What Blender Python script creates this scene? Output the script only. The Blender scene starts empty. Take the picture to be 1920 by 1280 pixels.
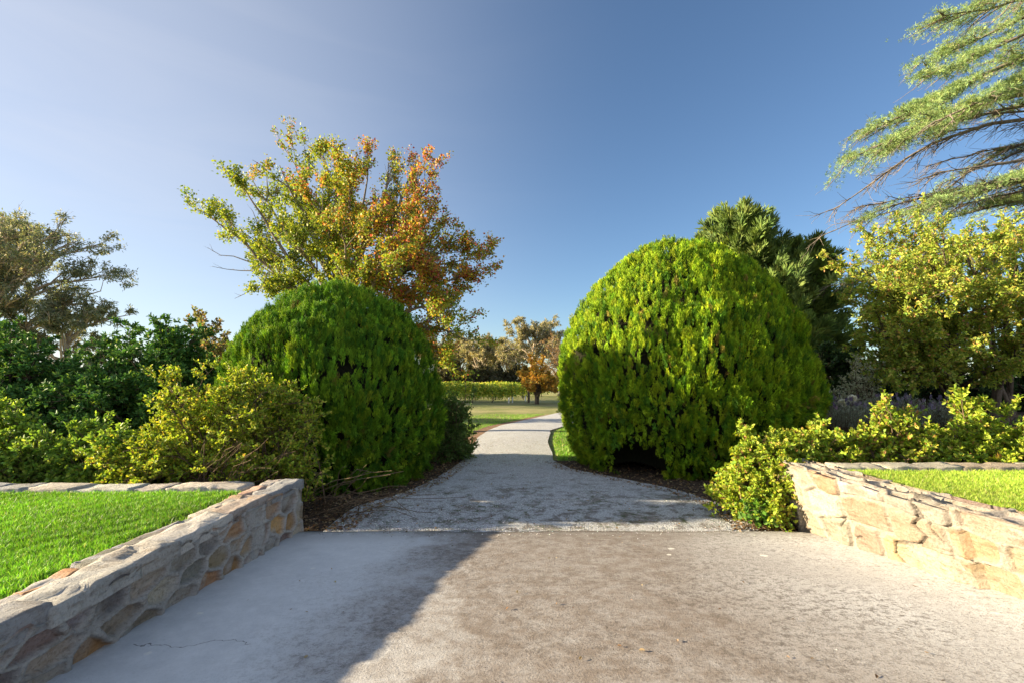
import bpy, math
import numpy as np
from mathutils import Vector

# ------------------------------------------------------------------ camera, sky, sun
scene = bpy.context.scene
COL = scene.collection
CAM_Z, F_PX = 1.67, 900.0
PITCH = math.atan(72 / F_PX)
cam_d = bpy.data.cameras.new("camera")
cam_d.sensor_width = 36.0
cam_d.lens = 36.0 * F_PX / 1920.0
cam_d.clip_start, cam_d.clip_end = 0.05, 3000
cam = bpy.data.objects.new("camera", cam_d)
COL.objects.link(cam)
cam.location = (0, 0, CAM_Z)
cam.rotation_euler = (math.pi / 2 + PITCH, 0, 0)
scene.camera = cam

SUN_EL = math.radians(14.3)
world = bpy.data.worlds.new("World")
scene.world = world
world.use_nodes = True
wn = world.node_tree
for n_ in list(wn.nodes):
    wn.nodes.remove(n_)
w_out = wn.nodes.new("ShaderNodeOutputWorld")
w_bg = wn.nodes.new("ShaderNodeBackground")
w_bg.inputs[1].default_value = 0.053
sky = wn.nodes.new("ShaderNodeTexSky")
sky.sky_type = 'NISHITA'
sky.sun_disc = False
sky.sun_elevation = SUN_EL
sky.sun_rotation = math.radians(-90)
sky.air_density, sky.dust_density, sky.ozone_density = 0.9, 0.4, 3.0
# thin high cirrus: a veil laid over the sky by direction
tc = wn.nodes.new("ShaderNodeTexCoord")
mp = wn.nodes.new("ShaderNodeMapping")
mp.inputs['Scale'].default_value = (1.2, 1.2, 7.0)
mp.inputs['Rotation'].default_value = (0.0, 0.22, 0.3)
nz = wn.nodes.new("ShaderNodeTexNoise")
nz.inputs['Scale'].default_value = 1.6
nz.inputs['Detail'].default_value = 5
nz.inputs['Roughness'].default_value = 0.55
nz.inputs['Distortion'].default_value = 0.6
rp = wn.nodes.new("ShaderNodeMapRange")
rp.inputs['From Min'].default_value, rp.inputs['From Max'].default_value = 0.45, 0.95
rp.inputs['To Min'].default_value, rp.inputs['To Max'].default_value = 0.0, 0.16
sep = wn.nodes.new("ShaderNodeSeparateXYZ")
left = wn.nodes.new("ShaderNodeMapRange")          # cirrus lies towards the sun
left.interpolation_type = 'SMOOTHERSTEP'
left.inputs['From Min'].default_value, left.inputs['From Max'].default_value = 0.35, -0.95
mul = wn.nodes.new("ShaderNodeMath"); mul.operation = 'MULTIPLY'
mixc = wn.nodes.new("ShaderNodeMixRGB")
mixc.inputs[2].default_value = (4.4, 4.4, 4.6, 1)
wn.links.new(tc.outputs['Generated'], mp.inputs['Vector'])
wn.links.new(mp.outputs[0], nz.inputs['Vector'])
wn.links.new(nz.outputs['Fac'], rp.inputs['Value'])
wn.links.new(tc.outputs['Generated'], sep.inputs[0])
wn.links.new(sep.outputs[0], left.inputs['Value'])
veil = wn.nodes.new("ShaderNodeMath"); veil.operation = 'ADD'; veil.inputs[1].default_value = 0.5
wn.links.new(rp.outputs[0], veil.inputs[0])
wn.links.new(veil.outputs[0], mul.inputs[0])
wn.links.new(left.outputs[0], mul.inputs[1])
wn.links.new(mul.outputs[0], mixc.inputs[0])
wn.links.new(sky.outputs[0], mixc.inputs[1])
# added fill light: an unseen cloud layer brightening the sky behind the camera
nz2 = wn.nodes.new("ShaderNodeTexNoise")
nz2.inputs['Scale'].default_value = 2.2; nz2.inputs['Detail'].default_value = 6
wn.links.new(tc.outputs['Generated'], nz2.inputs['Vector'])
fill_mask = wn.nodes.new("ShaderNodeMath"); fill_mask.operation = 'MULTIPLY_ADD'
fill_mask.inputs[1].default_value = 0.9
wn.links.new(nz2.outputs['Fac'], fill_mask.inputs[0])
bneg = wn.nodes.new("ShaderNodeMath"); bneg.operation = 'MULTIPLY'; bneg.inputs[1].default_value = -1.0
wn.links.new(sep.outputs[1], bneg.inputs[0]); wn.links.new(bneg.outputs[0], fill_mask.inputs[2])
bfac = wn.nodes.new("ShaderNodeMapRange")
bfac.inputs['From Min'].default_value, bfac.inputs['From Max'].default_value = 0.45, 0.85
wn.links.new(fill_mask.outputs[0], bfac.inputs['Value'])
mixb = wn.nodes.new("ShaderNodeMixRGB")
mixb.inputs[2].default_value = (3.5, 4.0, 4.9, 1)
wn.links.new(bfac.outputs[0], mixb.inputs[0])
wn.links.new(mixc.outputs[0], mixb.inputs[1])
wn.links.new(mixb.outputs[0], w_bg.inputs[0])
wn.links.new(w_bg.outputs[0], w_out.inputs[0])

sun_d = bpy.data.lights.new("sun", 'SUN')
sun_d.energy = 5.0
sun_d.angle = math.radians(0.8)
sun_d.color = (1.0, 0.82, 0.55)
sun = bpy.data.objects.new("sun", sun_d)
COL.objects.link(sun)
SUN_DIR = Vector((math.cos(SUN_EL), 0.0, -math.sin(SUN_EL)))
sun.rotation_euler = SUN_DIR.to_track_quat('-Z', 'Y').to_euler()
sun.location = (-30, 0, 20)

scene.view_settings.view_transform = 'Standard'
scene.view_settings.look = 'None'
scene.view_settings.exposure = 1.97
scene.view_settings.gamma = 1.0
scene.render.engine = 'CYCLES'
scene.cycles.max_bounces = 6
scene.cycles.diffuse_bounces = 3
scene.cycles.transmission_bounces = 4
scene.cycles.transparent_max_bounces = 4

# ------------------------------------------------------------------ helpers
def rng_of(s):
    return np.random.default_rng(s)

def ray(px, py):
    u, v = (px - 960) / F_PX, (640 - py) / F_PX
    c, s = math.cos(PITCH), math.sin(PITCH)
    return np.array([u, c - v * s, s + v * c])

def at(px, py, Y):
    """the point of the place seen at a photo pixel, Y metres in front"""
    d = ray(px, py)
    return np.array([0, 0, CAM_Z]) + d * (Y / d[1])

def at_z(px, py, z):
    d = ray(px, py)
    return np.array([0, 0, CAM_Z]) + d * ((z - CAM_Z) / d[2])

def unit(a):
    a = np.asarray(a, float)
    return a / np.maximum(np.linalg.norm(a, axis=-1, keepdims=True), 1e-9)

def sines(seed, k, n=6):
    r = rng_of(seed)
    K = unit(r.normal(size=(n, 3))) * k * r.uniform(0.6, 1.6, (n, 1))
    ph = r.uniform(0, 6.28, n)
    def f(P):
        return np.sin(P @ K.T + ph).mean(-1) * 1.6
    return f

def raw_mesh(name, V, faces, mats, col=None, smooth=False, mat_idx=None):
    me = bpy.data.meshes.new(name)
    V = np.ascontiguousarray(V, np.float32)
    if isinstance(faces, np.ndarray):
        faces = [faces]
    faces = [f for f in faces if len(f)]
    me.vertices.add(len(V))
    me.vertices.foreach_set("co", V.ravel())
    loops = np.concatenate([f.ravel() for f in faces]).astype(np.int32)
    tot = np.concatenate([np.full(len(f), f.shape[1]) for f in faces]).astype(np.int32)
    start = np.concatenate([[0], np.cumsum(tot)[:-1]]).astype(np.int32)
    me.loops.add(len(loops))
    me.loops.foreach_set("vertex_index", loops)
    me.polygons.add(len(tot))
    me.polygons.foreach_set("loop_start", start)
    me.polygons.foreach_set("loop_total", tot)
    if smooth:
        me.polygons.foreach_set("use_smooth", np.ones(len(tot), bool))
    if mat_idx is not None:
        me.polygons.foreach_set("material_index", mat_idx.astype(np.int32))
    me.update(calc_edges=True)
    if col is not None:
        a = me.attributes.new("col", 'FLOAT_COLOR', 'POINT')
        c4 = np.ones((len(V), 4), np.float32)
        c4[:, :3] = col
        a.data.foreach_set("color", c4.ravel())
    for m in (mats if isinstance(mats, (list, tuple)) else [mats]):
        me.materials.append(m)
    return me

def set_props(o, label=None, cat=None, group=None, kind=None):
    if label: o["label"] = label
    if cat: o["category"] = cat
    if group: o["group"] = group
    if kind: o["kind"] = kind
    return o

def thing(name, label, cat, loc, group=None):
    o = bpy.data.objects.new(name, None)
    o.empty_display_size = 0.2
    COL.objects.link(o)
    o.location = tuple(float(c) for c in loc)
    return set_props(o, label, cat, group)

def part(name, V, faces, m, parent=None, col=None, smooth=False, label=None, mat_idx=None):
    V = np.asarray(V, float)
    if parent is not None:
        off = np.array(parent.location)
        pp = parent.parent
        while pp is not None:
            off = off + np.array(pp.location); pp = pp.parent
        V = V - off
    o = bpy.data.objects.new(name, raw_mesh(name, V, faces, m, col, smooth, mat_idx))
    COL.objects.link(o)
    if parent is not None:
        o.parent = parent
    if label: o["label"] = label
    return o

def copy_tree(o, loc, rotz, scale, label):
    c = o.copy(); COL.objects.link(c)
    c.location = loc; c.rotation_euler = (0, 0, rotz); c.scale = (scale,) * 3
    c["label"] = label
    for ch in list(o.children):
        d = ch.copy(); COL.objects.link(d); d.parent = c
    return c

# ------------------------------------------------------------------ shader helpers
class NT:
    def __init__(s, name):
        s.m = bpy.data.materials.new(name); s.m.use_nodes = True
        s.t = s.m.node_tree; s.b = s.t.nodes['Principled BSDF']
        s.out = s.t.nodes['Material Output']
    def n(s, typ, **kw):
        nd = s.t.nodes.new(typ)
        for k, v in kw.items(): setattr(nd, k, v)
        return nd
    def put(s, sock, v):
        if hasattr(v, 'is_output') or isinstance(v, bpy.types.NodeSocket): s.t.links.new(v, sock)
        else: sock.default_value = (*v, 1) if isinstance(v, tuple) and len(v) == 3 and sock.type == 'RGBA' else v
    def obj(s, scale=(1, 1, 1), rot=(0, 0, 0)):
        c = s.n('ShaderNodeTexCoord'); m = s.n('ShaderNodeMapping')
        m.inputs['Scale'].default_value = scale; m.inputs['Rotation'].default_value = rot
        s.t.links.new(c.outputs['Object'], m.inputs[0]); return m.outputs[0]
    def noise(s, scale, detail=5, rough=0.6, vec=None, dist=0.0):
        nd = s.n('ShaderNodeTexNoise')
        nd.inputs['Scale'].default_value = scale; nd.inputs['Detail'].default_value = detail
        nd.inputs['Roughness'].default_value = rough; nd.inputs['Distortion'].default_value = dist
        s.t.links.new(vec if vec is not None else s.obj(), nd.inputs['Vector']); return nd.outputs['Fac']
    def voro(s, scale, vec=None, feature='F1', out='Distance', rand=1.0):
        nd = s.n('ShaderNodeTexVoronoi', feature=feature)
        nd.inputs['Scale'].default_value = scale; nd.inputs['Randomness'].default_value = rand
        s.t.links.new(vec if vec is not None else s.obj(), nd.inputs['Vector']); return nd.outputs[out]
    def rng(s, v, a, b, c=0.0, d=1.0):
        nd = s.n('ShaderNodeMapRange'); nd.inputs[1].default_value = a; nd.inputs[2].default_value = b
        nd.inputs[3].default_value = c; nd.inputs[4].default_value = d
        s.put(nd.inputs[0], v); return nd.outputs[0]
    def math(s, op, a, b=0.0):
        nd = s.n('ShaderNodeMath', operation=op); s.put(nd.inputs[0], a); s.put(nd.inputs[1], b); return nd.outputs[0]
    def mix(s, f, a, b, mode='MIX'):
        nd = s.n('ShaderNodeMixRGB', blend_type=mode); s.put(nd.inputs[0], f); s.put(nd.inputs[1], a); s.put(nd.inputs[2], b)
        return nd.outputs[0]
    def attr(s, name='col'):
        return s.n('ShaderNodeAttribute', attribute_name=name).outputs['Color']
    def bump(s, h, dist, strength=1.0):
        nd = s.n('ShaderNodeBump'); nd.inputs['Strength'].default_value = strength; nd.inputs['Distance'].default_value = dist
        s.put(nd.inputs['Height'], h); s.t.links.new(nd.outputs[0], s.b.inputs['Normal']); return nd.outputs[0]
    def fin(s, col, rough=0.9, spec=0.25):
        s.put(s.b.inputs['Base Color'], col); s.put(s.b.inputs['Roughness'], rough)
        s.b.inputs['Specular IOR Level'].default_value = spec; return s.m

def leaf_mat(name, transl=0.35, rough=0.55, spec=0.3, tint=(1.25, 1.2, 0.6)):
    s = NT(name)
    c = s.attr()
    s.fin(c, rough, spec)
    tr = s.n('ShaderNodeBsdfTranslucent')
    s.put(tr.inputs[0], s.mix(1.0, c, tint, 'MULTIPLY'))
    mx = s.n('ShaderNodeMixShader'); mx.inputs[0].default_value = transl
    s.t.links.new(s.b.outputs[0], mx.inputs[1]); s.t.links.new(tr.outputs[0], mx.inputs[2])
    s.t.links.new(mx.outputs[0], s.out.inputs[0])
    return s.m

def bark_mat(name, a, b, scale=14):
    s = NT(name)
    n1 = s.noise(scale, 6, 0.65, s.obj((1, 1, 0.35)))
    s.bump(n1, 0.03)
    return s.fin(s.mix(s.rng(n1, 0.35, 0.68), a, b), 0.95, 0.1)

M_LEAF = leaf_mat("leaf", 0.38)
M_LEAF_SOLID = leaf_mat("evergreen_leaf", 0.2, 0.6, 0.2)
M_SPRAY = leaf_mat("conifer_spray", 0.22, 0.7, 0.2)
M_GRASS = leaf_mat("grass_blade", 0.38, 0.5, 0.3, (1.1, 1.25, 0.5))
M_BARK = bark_mat("brown_bark", (0.07, 0.05, 0.035), (0.2, 0.155, 0.115))
M_PALEBARK = bark_mat("pale_bark", (0.28, 0.22, 0.16), (0.5, 0.43, 0.34), 5)
M_TWIG = bark_mat("twig_bark", (0.1, 0.07, 0.045), (0.22, 0.16, 0.1), 20)
M_GREYBARK = bark_mat("grey_bark", (0.12, 0.1, 0.085), (0.3, 0.25, 0.2), 10)
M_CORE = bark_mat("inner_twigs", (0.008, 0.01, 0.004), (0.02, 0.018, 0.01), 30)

# ------------------------------------------------------------------ plant geometry
def tubes(polys, k=5):
    groups = {}
    for p, r in polys:
        groups.setdefault(len(p), []).append((p, r))
    Vs, Fs, off = [], [], 0
    a = np.arange(k) * 2 * math.pi / k
    for n, lst in groups.items():
        P = np.array([q[0] for q in lst], float); R = np.array([q[1] for q in lst], float)
        m = len(lst)
        T = unit(np.gradient(P, axis=1))
        ref = np.where(np.abs(T[..., 2:3]) < 0.9, np.array([0, 0, 1.0]), np.array([1.0, 0, 0]))
        U = unit(np.cross(T, ref)); W = np.cross(T, U)
        ring = P[:, :, None] + R[:, :, None, None] * (np.cos(a)[:, None] * U[:, :, None] + np.sin(a)[:, None] * W[:, :, None])
        idx = np.arange(m * n * k).reshape(m, n, k) + off
        f = np.stack([idx[:, :-1], np.roll(idx[:, :-1], -1, 2), np.roll(idx[:, 1:], -1, 2), idx[:, 1:]], -1)
        Vs.append(ring.reshape(-1, 3)); Fs.append(f.reshape(-1, 4)); off += m * n * k
    return np.concatenate(Vs), np.concatenate(Fs)

def leaves(P, D, N, L, W, col, oval=True, fold=0.25, droop=0.1):
    """leaf blades folded along the midrib; returns verts, faces, colours"""
    n = len(P)
    D = unit(D); S = unit(np.cross(D, N)); N = np.cross(S, D)
    L = np.broadcast_to(np.asarray(L, float), (n,))[:, None]; W = np.broadcast_to(np.asarray(W, float), (n,))[:, None]
    tip = P + D * L - N * droop * L
    if oval:
        a = [P]
        for t, w in ((0.3, 0.46), (0.7, 0.4)):
            a.append(P + D * L * t + S * W * w + N * W * fold * w)
        a.append(tip)
        for t, w in ((0.7, 0.4), (0.3, 0.46)):
            a.append(P + D * L * t - S * W * w + N * W * fold * w)
        V = np.stack(a, 1).reshape(-1, 3)
        b = np.arange(n)[:, None] * 6
        F = np.concatenate([b + np.array([0, 1, 2, 3]), b + np.array([0, 3, 4, 5])])
        return V, F, np.repeat(col, 6, 0)
    V = np.stack([P, P + D * L * 0.45 + S * W * 0.5 + N * W * fold * .5, tip, P + D * L * 0.45 - S * W * 0.5 + N * W * fold * .5], 1).reshape(-1, 3)
    b = np.arange(n)[:, None] * 4
    F = np.concatenate([b + np.array([0, 1, 2]), b + np.array([0, 2, 3])])
    return V, F, np.repeat(col, 4, 0)

def palette(r, n, cols, weights=None, jit=0.18):
    cols = np.array(cols, float)
    w = None if weights is None else np.array(weights, float) / np.sum(weights)
    c = cols[r.choice(len(cols), n, p=w)]
    return np.clip(c * r.normal(1, jit, (n, 1)) * r.normal(1, jit * 0.3, (n, 3)), 0.002, 1)

def bez(p0, c, p1, n):
    t = np.linspace(0, 1, n)[:, None]
    return (1 - t) ** 2 * p0 + 2 * t * (1 - t) * c + t * t * p1

def limb(r, p0, p1, n=8, wob=0.04, bow=None):
    p0, p1 = np.asarray(p0, float), np.asarray(p1, float)
    L = np.linalg.norm(p1 - p0)
    t = np.linspace(0, 1, n)
    P = p0 + (p1 - p0) * t[:, None]
    if bow is not None: P = P + np.sin(math.pi * t)[:, None] * np.asarray(bow, float)
    w = np.cumsum(r.normal(0, wob * L / math.sqrt(n), (n, 3)), 0)
    w = w - w[0] - t[:, None] * (w[-1] - w[0])
    return P + w

def spread(pts, t):
    t = np.asarray(t) * (len(pts) - 1); i = np.minimum(t.astype(int), len(pts) - 2); f = (t - i)[:, None]
    return pts[i] * (1 - f) + pts[i + 1] * f, unit(pts[i + 1] - pts[i])

def branch_out(bag, r, pts, rad, spec, lvl=0):
    """bag: dict(tubes, twigs). spec: per level dict(n,tmin,len,ang,up,r)"""
    bag['tubes'].append((pts, rad))
    s = spec[lvl]
    n = s['n'] if isinstance(s['n'], int) else r.integers(*s['n'])
    if n == 0: return
    t = np.sort(s.get('tmin', 0.2) + (s.get('tmax', 1.0) - s.get('tmin', 0.2)) * r.random(n))
    p, T = spread(pts, t)
    rt = np.interp(t, np.linspace(0, 1, len(rad)), rad)
    Lp = np.linalg.norm(pts[-1] - pts[0])
    for i in range(n):
        q = unit(np.cross(T[i], r.normal(size=3)))
        if 'flat' in s: q = unit(q * np.array([1, 1, s['flat']]))
        a = r.uniform(*s['ang'])
        d = unit(T[i] * math.cos(a) + q * math.sin(a) + np.array([0, 0, s.get('up', 0)]))
        L = r.uniform(*s['len'])
        if s.get('rel'): L *= Lp
        L *= 1 - s.get('short', 0.35) * t[i]
        last = lvl == len(spec) - 1
        c = limb(r, p[i], p[i] + d * L, 4 if last else 6, s.get('wob', 0.06), bow=np.array([0, 0, s.get('bow', 0)]) * L)
        r0 = min(rt[i] * 0.75, s.get('r', 0.02))
        cr = np.linspace(r0, max(r0 * 0.3, 0.0015), len(c))
        if last:
            bag['twigs'].append(c); bag['tubes'].append((c, cr))
        else:
            branch_out(bag, r, c, cr, spec, lvl + 1)

def leaves_on(r, twigs, per, L, W, colf, up=0.3, ndir=0.5, oval=True, tmin=0.15, along=0.6, jit=0.0, droop=0.1):
    T = np.array(twigs)
    m, n, _ = T.shape
    k = np.repeat(np.arange(m), per)
    t = (tmin + (1 - tmin) * r.random(len(k))) * (n - 1); i = np.minimum(t.astype(int), n - 2); f = (t - i)[:, None]
    P = T[k, i] * (1 - f) + T[k, i + 1] * f
    tg = unit(T[k, i + 1] - T[k, i])
    if jit: P = P + r.normal(0, jit, P.shape)
    D = unit(tg * along + unit(r.normal(size=P.shape)) * 0.9 + np.array([0, 0, up]))
    N = unit(r.normal(size=P.shape) * ndir + np.array([0, 0, 1.0]))
    l = r.uniform(*L, len(P)); w = l * W
    return leaves(P, D, N, l, w, colf(r, P), oval, droop=droop)

def tufts(r, P, A, H, nb, wid, col, fan=0.6, thick=0.25):
    """flame-shaped sprays: nb slim blades fanned round the axis A of every tuft"""
    m = len(P)
    A = unit(A); B = unit(np.cross(A, unit(r.normal(size=(m, 3))))); C = np.cross(A, B)
    s = r.random((m, nb, 1)) * 0.62
    ph = r.uniform(-fan, fan, (m, nb, 1)); th = r.normal(0, thick, (m, nb, 1))
    H = np.broadcast_to(np.asarray(H, float), (m,))[:, None, None]
    st = P[:, None] + A[:, None] * s * H + B[:, None] * np.sin(ph) * H * 0.18 + C[:, None] * th * H * 0.3
    D = A[:, None] * np.cos(ph) + B[:, None] * np.sin(ph) + C[:, None] * th
    L = H[..., 0] * (1 - s[..., 0]) * r.uniform(0.55, 1.0, (m, nb))
    c = np.repeat(col[:, None], nb, 1) * r.normal(1, 0.12, (m, nb, 1))
    n = m * nb
    N = np.repeat(C, nb, 0) + r.normal(0, 0.35, (n, 3))
    return leaves(st.reshape(n, 3), D.reshape(n, 3), N, L.reshape(n), np.maximum(L.reshape(n) * wid, 0.006), np.clip(c.reshape(n, 3), 0.002, 1), False, 0.3, 0.05)

def flames(r, P, A, H, nb, col, NO):
    """slim upright conifer sprays: many short scale-leaf tips packed along the axis A"""
    m = len(P)
    A = unit(A); B = unit(np.cross(A, unit(r.normal(size=(m, 3))))); C = np.cross(A, B)
    s = r.random((m, nb, 1)) ** 0.8
    w = 0.16 * np.sin(math.pi * (0.12 + 0.8 * s))
    e = r.uniform(-1, 1, (m, nb, 1)); g = r.normal(0, 0.4, (m, nb, 1))
    H = np.asarray(H, float)[:, None, None]
    st = P[:, None] + A[:, None] * s * H * 0.8 + (B[:, None] * e + C[:, None] * g) * w * H
    D = A[:, None] + B[:, None] * (e * 0.32) + C[:, None] * g * 0.4 + r.normal(0, 0.09, (m, nb, 3))
    L = (H[..., 0] * r.uniform(0.2, 0.38, (m, nb))).ravel()
    n = m * nb
    N = np.repeat(NO, nb, 0) + r.normal(0, 0.42, (n, 3))
    c = (np.repeat(col[:, None], nb, 1) * r.normal(1, 0.14, (m, nb, 1))).reshape(n, 3)
    return leaves(st.reshape(n, 3), D.reshape(n, 3), N, L, np.maximum(L * 0.17, 0.008), np.clip(c, 0.002, 1), False, 0.3, 0.05)

def bag_new(): return {'tubes': [], 'twigs': []}

def weld_tree(name, label, cat, base, bag, leafdata, bark, leafm, group=None, stem_name='trunk', crown_name='crown', k=5):
    t = thing(name, label, cat, base, group)
    big = [q for q in bag['tubes']]
    V, F = tubes(big, k)
    part(stem_name, V, F, bark, t, smooth=True)
    V, F, c = leafdata
    part(crown_name, V, F, leafm, t, c)
    return t

# ------------------------------------------------------------------ ground sheets
def conc_z(x, y):
    x = np.clip(x, -3.0, 4.0)
    return (0.072 + 0.009 * x) * (5.44 - np.maximum(y, 0.0))

def at_conc(px, py):
    d = ray(px, py); o = np.array([0, 0, CAM_Z]); lo, hi = 0.3, 40.0
    for _ in range(60):
        m = (lo + hi) / 2; p = o + d * m
        if p[2] > conc_z(p[0], p[1]): lo = m
        else: hi = m
    return o + d * lo

def grid(x0, x1, y0, y1, nx, ny, zf):
    X, Y = np.meshgrid(np.linspace(x0, x1, nx), np.linspace(y0, y1, ny))
    V = np.stack([X, Y, zf(X, Y)], -1).reshape(-1, 3)
    i = np.arange(nx * ny).reshape(ny, nx)
    F = np.stack([i[:-1, :-1], i[:-1, 1:], i[1:, 1:], i[1:, :-1]], -1).reshape(-1, 4)
    return V, F

def structure(name, V, F, m, label, smooth=True, col=None):
    o = part(name, V, F, m, None, col, smooth)
    return set_props(o, label, name.replace('_', ' '), None, 'structure')

# ground
s = NT("ground_grass")
big = s.noise(0.35, 4, 0.6); fine = s.noise(9, 6, 0.7); vfine = s.noise(60, 4, 0.7)
c = s.mix(s.rng(big, 0.38, 0.62), (0.17, 0.21, 0.06), (0.36, 0.33, 0.16))
c = s.mix(s.rng(fine, 0.45, 0.7, 0, 0.6), c, (0.44, 0.38, 0.22))
c = s.mix(s.rng(vfine, 0.4, 0.7, 0, 0.5), c, (0.10, 0.12, 0.04))
s.bump(s.math('ADD', s.math('MULTIPLY', fine, 0.6), vfine), 0.05)
s.fin(c, 0.95, 0.1); M_GROUND = s.m
V, F = grid(-700, 700, -300, 1500, 60, 80, lambda X, Y: np.full_like(X, -0.03) - np.maximum(0, 6 - Y).clip(0, 1) * 0.0)
structure('ground', V, F, M_GROUND, 'dry green and straw coloured grass ground reaching the far trees')

# soil beds under the hedges and shrubs
s = NT("bed_soil")
n1 = s.noise(6, 6, 0.7); n2 = s.noise(45, 5, 0.75); n3 = s.voro(55)
c = s.mix(s.rng(n1, 0.35, 0.7), (0.045, 0.033, 0.024), (0.13, 0.095, 0.07))
c = s.mix(s.rng(n2, 0.55, 0.75, 0, 0.8), c, (0.2, 0.15, 0.11))
s.bump(s.math('ADD', n2, s.math('MULTIPLY', n3, 0.5)), 0.03)
s.fin(c, 1.0, 0.1); M_SOIL = s.m

def blob_sheet(name, outline, z, m, label, zf=None, step=0.12, wob=0.12, seed=3):
    """a sheet with a wavering edge"""
    P = np.array(outline, float); Q = []
    for i in range(len(P)):
        a, b = P[i], P[(i + 1) % len(P)]
        n = max(2, int(np.linalg.norm(b - a) / step))
        t = np.linspace(0, 1, n, endpoint=False)[:, None]
        Q.append(a + (b - a) * t)
    Q = np.concatenate(Q)
    f = sines(seed, 3.0); g = sines(seed + 1, 3.0); h = sines(seed + 2, 11)
    Q3 = np.c_[Q, np.zeros(len(Q))]
    Q = Q + np.stack([f(Q3) + .4 * h(Q3), g(Q3) - .4 * h(Q3)], -1) * wob
    return Q

def poly_structure(name, Q, z, m, label):
    V = np.c_[Q, np.full(len(Q), z)]
    me = bpy.data.meshes.new(name)
    me.from_pydata([tuple(v) for v in V], [], [list(range(len(V)))])
    me.materials.append(m); me.update()
    o = bpy.data.objects.new(name, me); COL.objects.link(o)
    return set_props(o, label, name.split('.')[0].replace('_', ' '), None, 'structure')

Q = blob_sheet('soil', [(-12, 5.3), (-0.9, 5.3), (-0.85, 9.0), (-1.0, 11.2), (-3, 12.0), (-12, 12.5)], 0, None, '', wob=0.1, seed=3)
poly_structure('garden_bed', Q, -0.010, M_SOIL, 'dark soil bed under the left domed conifer hedge and rose bush')
Q = blob_sheet('soil', [(0.8, 5.3), (14, 5.3), (14, 13), (4.0, 13.0), (1.5, 10.9), (0.78, 10.2)], 0, None, '', wob=0.1, seed=8)
poly_structure('garden_bed', Q, -0.010, M_SOIL, 'dark soil bed under the right domed conifer hedge')

# gravel drive
DRIVE = np.array([(5.43, -2.05, 2.75), (5.8, -2.05, 2.85), (6.6, -1.95, 2.85), (7.3, -1.65, 2.6), (7.9, -1.4, 2.2), (9.2, -1.15, 1.15), (10.2, -1.07, 0.85),
                  (12.0, -1.05, 0.92), (14.0, -1.0, 1.05), (16.2, -0.8, 1.3), (18, -0.4, 2.0), (20, 0.4, 3.0), (23, 1.6, 4.6), (26, 2.85, 6.2),
                  (32, 5.2, 8.6), (40, 7.0, 10.2), (55, 6.9, 10.4), (80, 6.3, 10.4), (120, 6.6, 12.0)])
def drive_lr(y):
    return np.interp(y, DRIVE[:, 0], DRIVE[:, 1]), np.interp(y, DRIVE[:, 0], DRIVE[:, 2])
yy = np.concatenate([np.arange(5.43, 20, 0.1), np.arange(20, 120, 0.5)])
l, r_ = drive_lr(yy)
fw = sines(21, 2.6); fw2 = sines(22, 8)
amp_ = np.clip((10.5 - yy) / 3, 0.35, 1)
l = l + amp_ * 0.09 * fw(np.c_[yy, yy * 0, yy * 0]) + amp_ * 0.05 * fw2(np.c_[yy, yy * 0, yy * 0])
r_ = r_ + amp_ * 0.09 * fw(np.c_[yy, yy * 0 + 5, yy * 0]) + amp_ * 0.05 * fw2(np.c_[yy, yy * 0 + 9, yy * 0])
nx = 24
U = np.linspace(0, 1, nx)
X = l[:, None] * (1 - U) + r_[:, None] * U
V = np.stack([X, np.repeat(yy[:, None], nx, 1), 0.004 + 0.02 * np.sin(U * math.pi)[None] * np.minimum(1, (yy - 5.43) / 1.5)[:, None]], -1).reshape(-1, 3)
i = np.arange(len(yy) * nx).reshape(len(yy), nx)
F = np.stack([i[:-1, :-1], i[:-1, 1:], i[1:, 1:], i[1:, :-1]], -1).reshape(-1, 4)
s = NT("drive_gravel")
st = s.voro(48); stc = s.voro(48, out='Color'); n1 = s.noise(2.1, 6, 0.65, dist=0.5); n2 = s.noise(12, 5, 0.7); n3 = s.noise(90, 3, 0.7)
c = s.mix(s.rng(n3, 0.3, 0.7), (0.53, 0.55, 0.575), (0.76, 0.775, 0.79))
c = s.mix(s.rng(st, 0.3, 0.65, 0, 0.62), c, (0.24, 0.235, 0.23))
n6 = s.noise(4.5, 7, 0.7, dist=0.3)
ps_ = s.n('ShaderNodeSeparateXYZ'); s.t.links.new(s.obj(), ps_.inputs[0])
c = s.mix(s.math('MULTIPLY', s.rng(n6, 0.5, 0.6, 0, 0.8), s.rng(ps_.outputs[1], 9.0, 6.3, 0.12, 1.0)), c, (0.16, 0.135, 0.11))
c = s.mix(s.math('MULTIPLY', s.rng(n1, 0.53, 0.64, 0, 0.7), s.rng(ps_.outputs[1], 11.0, 7.0, 0.2, 1.0)), c, (0.19, 0.155, 0.12))
pos = s.n('ShaderNodeSeparateXYZ'); s.t.links.new(s.obj(), pos.inputs[0])
near = s.rng(pos.outputs[1], 8.6, 6.6)
moss = s.math('MULTIPLY', s.rng(n2, 0.5, 0.6, 0, 0.85), s.math('MULTIPLY', near, s.rng(n1, 0.45, 0.6)))
c = s.mix(moss, c, (0.07, 0.10, 0.035))
s.bump(s.math('SUBTRACT', n3, s.math('MULTIPLY', st, 1.2)), 0.02)
s.fin(c, 0.95, 0.15)
structure('driveway', V, F, s.m, 'pale gravel driveway curving away between the two domed hedges')

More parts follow.
